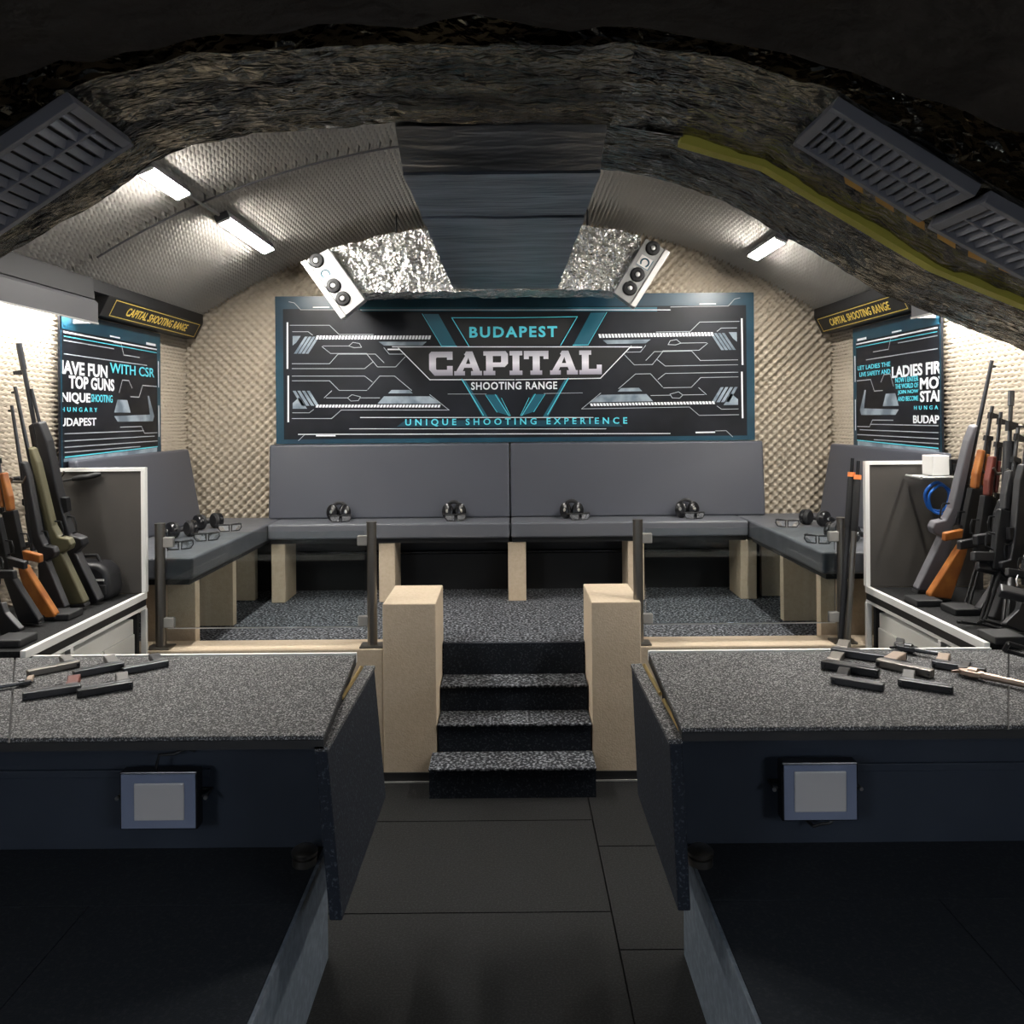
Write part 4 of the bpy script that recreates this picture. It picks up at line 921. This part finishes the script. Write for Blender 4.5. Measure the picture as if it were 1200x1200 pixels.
def orient(t, o, x_dir, down, scale):
    x = Vector(x_dir).normalized(); z = -Vector(down); z = (z - x * z.dot(x)).normalized(); y = z.cross(x)
    R = Matrix((x, y, z)).transposed().to_4x4()
    t.matrix_world = Matrix.Translation(o) @ R @ Matrix.Diagonal((scale, scale, scale, 1))
CTZ = CT + .002
def long_gun(name, label, build, args, L, butt_uv, muz_uv, s, wall=2.06, dz=0, drop=-.10):
    t = thing(name, label, name.replace('_', ' ') if name != 'assault_rifle' else 'rifle', (0, 0, 0), 'long guns leaning in the %s rack' % ('left' if s < 0 else 'right'))
    build(t, *args)
    b_ = at_z(butt_uv[0], butt_uv[1], CTZ + .015 + dz); m_ = at_x(muz_uv[0], muz_uv[1], s * wall)
    down = Vector((-s, -.25, 0)); x = (m_ - b_); d = x.length
    z = -down; z = (z - x.normalized() * z.dot(x.normalized())).normalized()
    # butt centre sits on the counter, muzzle on its sight line
    sc = d / L; xd = (m_ - (b_ - z * drop * sc)); sc = xd.length / L
    orient(t, b_ - z * drop * sc, xd, down, sc)
    # settle the lowest point on the cabinet top
    bpy.context.view_layer.update()
    lo = min((c.matrix_world @ Vector(v)).z for c in t.children for v in c.bound_box) if False else min((t.matrix_world @ v.co).z for c in t.children for v in c.data.vertices)
    t.location.z += (CT + .001 + dz) - lo
    return t
Lg = lambda *a, **k: long_gun(*a, s=-1, **k)
Rg = lambda *a, **k: long_gun(*a, s=1, **k)
Lg('rifle', 'long black rifle with flash hider, tallest in the left rack', service_rifle, (M['polymer'],), 1.11, (106, 703), (25, 402))
Lg('rifle', 'olive green stocked bolt rifle in the left rack', bolt_rifle, (M['olive'],), 1.10, (92, 709), (20, 457))
Lg('rifle', 'black stocked bolt rifle just left of the olive rifle', bolt_rifle, (M['polymer'],), 1.10, (70, 714), (16, 478))
Lg('assault_rifle', 'rifle with orange wood handguard and wood stock in the left rack', assault_rifle, (M['orangewood'],), .925, (52, 722), (-8, 505))
Lg('assault_rifle', 'rifle with dark red wood handguard in the left rack', assault_rifle, (M['redwood'], M['polymer']), .925, (34, 728), (-26, 515))
Lg('carbine', 'black carbine left of the red wood rifle in the left rack', carbine, (True,), .86, (22, 740), (-38, 540))
Lg('submachine_gun', 'black wire-stock submachine gun at the near end of the left rack', submachine_gun, (M['tangrip'],), .66, (2, 752), (-46, 600))
Rg('rifle', 'grey stocked bolt rifle, tallest in the right rack', bolt_rifle, (M['graystock'],), 1.10, (1083, 694), (1160, 427))
Rg('assault_rifle', 'rifle with bright orange wood handguard and stock in the right rack', assault_rifle, (M['orangewood'],), .925, (1103, 700), (1162, 478))
Rg('assault_rifle', 'rifle with dark red wood handguard and black folding stock in the right rack', assault_rifle, (M['redwood'], M['polymer'], True), .925, (1124, 708), (1172, 480))
Rg('carbine', 'black carbine with a ring front sight above the rack rail', carbine, (True, M['polymer']), .86, (1150, 716), (1185, 461))
Rg('rifle', 'black rifle with pale barrel at the right picture edge', service_rifle, (M['polymer'],), 1.11, (1172, 726), (1206, 470))
Rg('assault_rifle', 'all black folding stock rifle in the middle of the right rack', assault_rifle, (M['polymer'], M['polymer'], True), .925, (1140, 730), (1192, 500))
Rg('carbine', 'short black carbine lower in front of the right rack', carbine, (False,), .86, (1180, 738), (1224, 560))
Rg('submachine_gun', 'black wire-stock submachine gun in the middle of the right rack', submachine_gun, (M['gunmetal'],), .66, (1150, 735), (1184, 600))
Rg('submachine_gun', 'black wire-stock submachine gun at the near end of the right rack', submachine_gun, (None,), .66, (1180, 768), (1222, 640))

# rack rails the guns lean on
for s, nm in ((-1, 'left'), (1, 'right')):
    t = thing('gun_rack', 'black steel rack rails on the %s wall behind the rifles' % nm, 'rack', (s * 2.1, 3.4, CT), 'gun racks')
    for z in (1.16, 1.45):
        MB().tube([(s * 2.10, 2.98, z), (s * 2.10, 3.90, z)], .014, 10).build('rail', M['blacksat'], t, smooth=True)
    for y in (3.0, 3.45, 3.88):
        MB().box(s * 2.112, s * 2.14, y - .015, y + .015, CT + .001, 1.50).build('upright', M['black'], t)
    for k in range(9):
        y = 3.04 + k * .10
        MB().tube([(s * 2.10, y, 1.45), (s * 2.02, y, 1.445), (s * 2.005, y, 1.47)], .006, 8).build('prong', M['steel'], t, smooth=True)
# rubber butt rests
for s, uv, lab in ((1, [(1078, 706), (1122, 716), (1168, 748)], ('below the grey rifle', 'below the red wood rifle', 'below the front carbine')), (-1, [(78, 722), (22, 752)], ('in front of the orange wood rifle', 'at the near end'))):
    for (u, v), lb in zip(uv, lab):
        p = at_z(u, v, CT); o = MB().box(p.x - .055, p.x + .055, p.y - .09, p.y + .03, CT + .0005, CT + .028).build('rubber_pad', M['black'], bevel=.005)
        tag(o, 'black rubber butt pad on the %s rack %s' % ('left' if s < 0 else 'right', lb), 'pad', 'rubber pads on the rack counters')

# ------------------------------------------------------------------ handguns on the counters (lying on their side, butt away from the aisle front)
def pistol(t, slide_m, grip_m, L=.20):
    P_([(0, .0), (L, .0), (L, .024), (L - .004, .027), (.006, .027), (0, .022)], .0125).build('slide', slide_m, t, bevel=.004)
    P_([(.012, -.017), (L - .02, -.012), (L - .02, -.0005), (.004, -.0005), (.0, -.006)], .0115).build('frame', M['gunmetal'], t, bevel=.002)
    P_([(.006, -.014), (.055, -.016), (.046, -.06), (.042, -.108), (-.006, -.104), (.004, -.05)], .0125).build('grip', grip_m, t, bevel=.004)
    P_([(.042, -.109), (.040, -.116), (-.006, -.112), (-.005, -.105)], .011).build('magazine_base', M['black'], t, bevel=.002)
    MB().tube([(.056, 0, -.018), (.060, 0, -.045), (.09, 0, -.046), (.098, 0, -.016)], .0038, 6).build('trigger_guard', M['gunblack'], t)
    P_([(.070, -.016), (.076, -.016), (.072, -.036), (.067, -.034)], .004).build('trigger', M['gunblack'], t)
    mb = P_([(.006, .027), (.018, .027), (.018, .032), (.008, .033)], .006); mb.add(*(lambda q: (q.v, q.f))(P_([(L - .014, .027), (L - .006, .027), (L - .007, .033)], .002))); mb.build('sights', M['gunblack'], t)
    P_([(.09, .010), (.13, .010), (.13, .022), (.09, .022)], .0129).build('ejection_port', M['gunmetal'], t)
def revolver(t, met, grip_m, L=.24):
    MB().tube([(.09, 0, .012), (L, 0, .012)], [.0125, .011] if L > .25 else [.0095, .008], 12).build('barrel', met, t, smooth=True)
    P_([(.012, -.012), (.10, -.012), (.10, .026), (.025, .026), (.008, .01)], .009).build('frame', met, t, bevel=.003)
    cyl = MB().lathe([(.014, 0), (.0195, .004), (.0195, .036), (.015, .040)], (.045, 0, .005), (1, 0, 0), 18); cyl.build('cylinder', met, t, smooth=True)
    P_([(.008, .012), (.038, -.008), (.030, -.04), (.014, -.085), (-.028, -.090), (-.008, -.045), (-.006, -.01)], .0125).build('grip', grip_m, t, bevel=.006, seg=3)
    MB().tube([(.040, 0, -.012), (.042, 0, -.038), (.066, 0, -.038), (.072, 0, -.012)], .0036, 6).build('trigger_guard', met, t)
    P_([(.006, .018), (.016, .018), (.004, .040), (-.006, .038)], .004).build('hammer', met, t)
    if L > .22: rod(.09, -.002, L - .03, .0, .0055, 8).build('ejector_rod', met, t, smooth=True)
    P_([(L - .012, .018), (L - .003, .018), (L - .004, .030)], .002).build('front_sight', met, t)
def hand_gun(kind, label, rear, muz, mats_, L, s, h=.0126, lift=0):
    t = thing(kind, label, kind, (0, 0, 0), 'handguns on the %s counter' % ('left' if s < 0 else 'right'))
    (pistol if kind == 'pistol' else revolver)(t, *mats_, L)
    a_, b_ = at_z(*rear, TT + .013), at_z(*muz, TT + .013); x = b_ - a_; x.z = 0
    up = Vector((0, 0, 1)); xd = x.normalized(); zdir = Vector((xd.y, -xd.x, 0)); zdir = zdir if zdir.y < 0 else -zdir
    orient(t, a_, xd, -zdir, x.length / L)
    t.matrix_world = t.matrix_world @ Matrix.Diagonal((1, 1.15, 1.25, 1))
    bpy.context.view_layer.update()
    lo = min((t.matrix_world @ v.co).z for c in t.children for v in c.data.vertices); t.location.z += TT + .0008 + lift - lo
    return t
G, GB, S_ = M['gunmetal'], M['gunblack'], M['silver']
hand_gun('revolver', 'long revolver with tan grip at the left end of the left counter', (38, 797), (-22, 807), (M['gunmetal'], M['tangrip']), .30, -1)
hand_gun('pistol', 'pistol with reddish wood grip on the left counter', (95, 804), (26, 814), (G, M['redwood']), .20, -1)
hand_gun('pistol', 'black pistol with grey grip, nearest the front edge of the left counter', (155, 800), (89, 811), (GB, M['graygrip']), .20, -1)
hand_gun('pistol', 'bronze pistol at the back of the left counter by the white trim', (92, 776), (30, 788), (M['steel'], M['graygrip']), .22, -1)
hand_gun('pistol', 'black pistol in the middle of the left counter pile', (144, 778), (84, 789), (G, M['graygrip']), .20, -1)
hand_gun('pistol', 'black pistol farthest right in the left counter pile', (196, 775), (142, 785), (G, M['polymer']), .20, -1)
hand_gun('pistol', 'black pistol with bright trigger at the back left of the right counter pile', (975, 762), (1040, 771), (G, M['steel']), .20, 1)
hand_gun('pistol', 'black pistol with silver grip, leftmost of the right counter pile', (964, 777), (1032, 788), (GB, M['steel']), .20, 1)
hand_gun('pistol', 'flat black pistol nearest the aisle in the right counter pile', (975, 794), (1037, 804), (M['polymer'], GB), .20, 1)
hand_gun('pistol', 'grey pistol with tan grip in the middle of the right counter', (1030, 775), (1096, 789), (M['steel'], M['tangrip']), .20, 1)
hand_gun('pistol', 'black pistol with pale grip nearest the front edge of the right counter', (1053, 797), (1118, 807), (GB, M['graygrip']), .20, 1)
hand_gun('revolver', 'dark revolver by the white trim of the right counter', (1048, 758), (1108, 768), (G, M['polymer']), .22, 1)
hand_gun('pistol', 'dark slide pistol with tan grip on the right counter', (1093, 776), (1157, 786), (M['gunmetal'], M['tangrip']), .20, 1)
hand_gun('revolver', 'long silver revolver at the right end of the right counter', (1122, 786), (1207, 804), (M['bronze'], M['polymer']), .27, 1)

# ------------------------------------------------------------------ ear defenders and safety glasses on the benches
def ear_defender(label, p, rot, folded, group):
    t = thing('ear_defender', label, 'ear defenders', (0, 0, 0), group)
    for sx in (-1, 1):
        if folded: c0, ax = Vector((sx * .044, -.005, .047)), Vector((sx * .30, -.93, .20)).normalized()
        else: c0, ax = Vector((sx * .052, 0, .044)), Vector((sx, 0, 0))
        c = MB().lathe([(.043, 0), (.044, .012), (.040, .024), (.027, .031), (.0, .032)], c0, ax, 24).build('ear_cup', M['blacksat'], t, smooth=True)
        MB().lathe([(.018, -.022), (.034, -.024), (.043, -.016), (.044, -.006), (.040, -.0005)], c0, ax, 24).build('cushion', M['black'], c, smooth=True)
        relabel(MB().lathe([(.010, .0322), (.009, .0345), (.0, .035)], c0, ax, 16).build('cap', M['silver'], c, smooth=True), 'bright cap')
    n = 14
    if folded: pts = [(.06 * math.cos(PI * k / n), .035 + .018 * math.sin(PI * k / n), .05 + .045 * math.sin(PI * k / n)) for k in range(n + 1)]
    else: pts = [(.085 * math.cos(PI * k / n), .125 * math.sin(PI * k / n), .05 - .03 * math.sin(PI * k / n)) for k in range(n + 1)]
    MB().tube(pts, .0105, 8).build('headband', M['black'], t, smooth=True)
    t.matrix_world = Matrix.Translation(p) @ Matrix.Rotation(rot, 4, 'Z') @ (Matrix.Diagonal((.86, 1, 1.2, 1)) if folded else Matrix.Diagonal((1.05, 1.05, 1.05, 1)))
    bpy.context.view_layer.update()
    lo = min((t.matrix_world @ v.co).z for c in t.children for v in c.data.vertices); t.location.z += ST + .0008 - lo
    return t
def glasses(label, p, rot, group):
    t = thing('safety_glasses', label, 'safety glasses', (0, 0, 0), group)
    for sx in (-1, 1):
        pts = []
        mb = MB(); n = 8
        front = [(sx * (.008 + .058 * i / n), -.012 * (i / n) ** 2) for i in range(n + 1)]
        vs = []; fs = []
        for j, (dz, w_) in enumerate(((.004, .8), (.022, 1), (.040, .95))):
            for x, y in front: vs.append((x * w_, -y * 1.2, dz))
        for j in range(2):
            for i in range(n): fs.append((j * (n + 1) + i, j * (n + 1) + i + 1, (j + 1) * (n + 1) + i + 1, (j + 1) * (n + 1) + i))
        vs2 = [(x, y + .0018, z) for x, y, z in vs]; m_ = len(vs)
        MB().tube([vs[q] for q in (0, 4, 8, 17, 26, 22, 18, 9)], .0035, 6, True).build('rim', M['black'], t, smooth=True)
        mb.add(vs + vs2, fs + [tuple(q + m_ for q in f[::-1]) for f in fs]); mb.build('lens', M['clear'], t, smooth=True)
        MB().tube([(sx * .006, 0, .041), (sx * .035, .004, .043), (sx * .064, .015, .040), (sx * .068, .05, .038), (sx * .066, .10, .034), (sx * .062, .125, .018)], .0042, 8).build('temple', M['black'], t, smooth=True)
    MB().tube([(-.008, 0, .040), (0, -.003, .042), (.008, 0, .040)], .003, 8).build('bridge', M['black'], t, smooth=True)
    t.matrix_world = Matrix.Translation(p) @ Matrix.Rotation(rot, 4, 'Z')
    bpy.context.view_layer.update()
    lo = min((t.matrix_world @ v.co).z for c in t.children for v in c.data.vertices); t.location.z += ST + .0008 - lo
    return t
gB = 'ear defenders and glasses on the benches'
for (u, du), lb in zip(((397, 0), (532, 0), (670, 0), (805, 0)), ('at the left end of the back bench', 'left of the middle seam of the back bench', 'right of the middle seam of the back bench', 'at the right end of the back bench')):
    p = at_y(u, 600, 5.49); p.z = ST
    ear_defender('black ear defenders with bright caps ' + lb, p, .1 if u < 600 else -.1, True, 'ear defenders on the back bench')
    p = at_y(u + (2 if u < 600 else 10), 600, 5.40); p.z = ST
    glasses('clear safety glasses before the ear defenders ' + lb.replace('of the back bench', 'of the bench'), p, .2, 'safety glasses on the back bench')
for u, v, rot, lb in ((213, 628, .9, 'on the left bench, the nearer pair'), (244, 618, .9, 'on the left bench, the farther pair')):
    ear_defender('black ear defenders ' + lb, at_z(u, v, ST + .01), rot, False, 'ear defenders on the left bench')
for u, v, rot, lb in ((211, 642, .5, 'nearest the railing post on the left bench'), (243, 632, .5, 'in the middle of the left bench'), (270, 621, .5, 'farthest back on the left bench')):
    glasses('clear safety glasses ' + lb, at_z(u, v, ST + .01), rot, 'safety glasses on the left bench')
ear_defender('black ear defenders farther back on the right bench', at_z(955, 614, ST + .01), -.9, False, 'ear defenders on the right bench')
ear_defender('black ear defenders beside the tall poles on the right bench', at_z(987, 632, ST + .01), -.9, False, 'ear defenders on the right bench')
for u, v, lb in ((922, 616, 'farther back on the right bench'), (958, 635, 'nearer the tall poles on the right bench')):
    glasses('clear safety glasses ' + lb, at_z(u, v, ST + .01), -.5, 'safety glasses on the right bench')

# ------------------------------------------------------------------ loose things at the racks
# two tall black poles with orange collars leaning by the right partition board
for k, (ub, vb, ut, vt, lb) in enumerate(((985, 752, 999, 537, 'the one nearer the stairs'), (993, 752, 1006, 540, 'the one nearer the rack'))):
    yb_ = 3.985 + k * .01
    t = thing('long_pole', 'tall black pole with orange collar by the right partition board, ' + lb, 'pole', (0, 0, 0), 'black poles with orange collars')
    yb_ = 3.90 - k * .02
    b0, t0 = at_y(ub, vb, yb_), at_y(ut, vt, yb_ + .04)
    d = t0 - b0; b0 = b0 - d * (b0.z / d.z)          # foot stands on the floor
    d = t0 - b0
    def q(f): return b0 + d * f
    f1 = 1 - .028 / d.z * 1; sl = .235 / d.z; or_ = .085 / d.z
    MB().tube([q(.0), q(1 - or_ - sl)], .013, 12).build('shaft', M['polymer'] if k == 0 else M['steel'], t, smooth=True)
    MB().tube([q(1 - or_ - sl), q(1 - or_ - sl + .01), q(1 - or_ - .01), q(1 - or_)], [.014, .0165, .016, .013], 14).build('sleeve', M['black'], t, smooth=True)
    relabel(MB().tube([q(1 - or_), q(1 - or_ + .014)], .017, 14).build('collar', M['orange'], t, smooth=True), 'orange collar')
    MB().tube([q(1 - or_ + .014), q(1)], .009, 10).build('tip', M['gunblack'], t, smooth=True)
# black pouch on the left rack cabinet
p = at_y(127, 690, 3.85)
t = thing('range_bag', 'small black bag on the left rack cabinet by the partition board', 'bag', (p.x - .08, p.y, CT))
mb = MB(); X, Y = p.x - .08, p.y
mb.prism([(-.10, 0), (.11, 0), (.12, .05), (.11, .13), (.07, .165), (-.07, .175), (-.11, .12)], -.07, .07, 'y')
mb.v = [v + Vector((X, Y, CT + .001)) for v in mb.v]
mb.build('bag_body', M['vinyl'] if False else M['polymer'], t, bevel=.025, seg=4, smooth=True)
MB().box(X + .02, X + .105, Y - .078, Y - .069, CT + .03, CT + .075).build('pocket', M['black'], t, bevel=.008)
relabel(MB().box(X + .06, X + .095, Y - .0755, Y - .0695, CT + .092, CT + .100).build('label', M['white'], t), 'small white tab')
MB().tube([(X - .04, Y, CT + .165), (X - .02, Y, CT + .195), (X + .03, Y, CT + .195), (X + .05, Y, CT + .16)], .008, 8).build('handle', M['black'], t, smooth=True)
# knife-like cleaning rod hung on the left board
c = at_y(93, 560, 3.93)
t = thing('cleaning_brush', 'black handled brush hanging across the left partition board', 'brush', c)
MB().tube([c + Vector((-.10, 0, -.018)), c + Vector((-.02, 0, -.004))], .006, 8).build('rod', M['gunmetal'], t, smooth=True)
MB().tube([c + Vector((-.03, 0, -.006)), c + Vector((0, 0, 0)), c + Vector((.04, 0, .004)), c + Vector((.075, 0, .012)), c + Vector((.10, 0, .018))], [.010, .014, .012, .013, .006], 10).build('handle', M['black'], t, smooth=True)
# white box, black case and blue cable at the right board
c = at_y(1097, 545, 3.86)
t = thing('wire_shelf', 'small steel wire shelf at the top of the right partition board', 'shelf', (c.x, 3.86, c.z - .04))
zs0 = c.z - .052
for dy in (-.06, 0, .06): MB().tube([(c.x - .10, 3.86 + dy, zs0), (2.14, 3.86 + dy, zs0)], .006, 8).build('rod', M['alu'], t, smooth=True)
MB().tube([(c.x - .10, 3.79, zs0), (c.x - .10, 3.935, zs0)], .007, 8).build('cross_rod', M['alu'], t, smooth=True)
o = MB().box(c.x - .04, c.x + .035, 3.81, 3.91, zs0 + .007, zs0 + .097).build('carton', M['white'], bevel=.003); tag(o, 'small white carton on the wire shelf of the right rack', 'box')
t = thing('black_case', 'small black case next to the white carton on the wire shelf', 'case', (c.x + .085, 3.86, zs0))
MB().box(c.x + .042, c.x + .115, 3.81, 3.91, zs0 + .007, zs0 + .080).build('case_body', M['blacksat'], t, bevel=.004); MB().box(c.x + .05, c.x + .105, 3.806, 3.8095, zs0 + .03, zs0 + .06).build('latch', M['black'], t)
c2 = at_y(1098, 582, 3.88)
pts = [c2 + Vector((.055 * math.cos(q) * (1 + .1 * math.sin(3 * q)), .012 * math.sin(2 * q), .065 * math.sin(q))) for q in [2 * PI * k / 28 for k in range(28)]]
mb = MB(); mb.tube(pts, .007, 8, True); mb.tube([p + Vector((.01, -.016, -.012)) for p in pts], .006, 8, True)
o = mb.build('cable_coil', M['blue'], smooth=True); tag(o, 'coil of blue cable hanging below the wire shelf', 'cable')

# ------------------------------------------------------------------ world, camera, view
w = bpy.data.worlds.new('World'); SC.world = w; w.use_nodes = True
w.node_tree.nodes['Background'].inputs[0].default_value = (.5, .6, .8, 1); w.node_tree.nodes['Background'].inputs[1].default_value = .02
cd = bpy.data.cameras.new('Camera'); cam = bpy.data.objects.new('Camera', cd); C.objects.link(cam); SC.camera = cam
cd.sensor_width = 36; cd.lens = 30.0; cd.clip_start = .05; cd.clip_end = 60
cd.shift_x = .0025; cd.shift_y = -112 / 1200
cam.matrix_world = Matrix.Translation((0, 0, E)) @ Matrix.Rotation(PI / 2, 4, 'X') @ Matrix.Rotation(-A, 4, 'Z')
SC.view_settings.view_transform = 'Standard'; SC.view_settings.look = 'None'; SC.view_settings.gamma = 1.0; SC.view_settings.exposure = 1.75
SC.view_settings.use_curve_mapping = False
SC.cycles.use_denoising = True
SC.cycles.max_bounces = 8; SC.cycles.diffuse_bounces = 4; SC.cycles.glossy_bounces = 4; SC.cycles.transparent_max_bounces = 12
SC.cycles.sample_clamp_indirect = 6
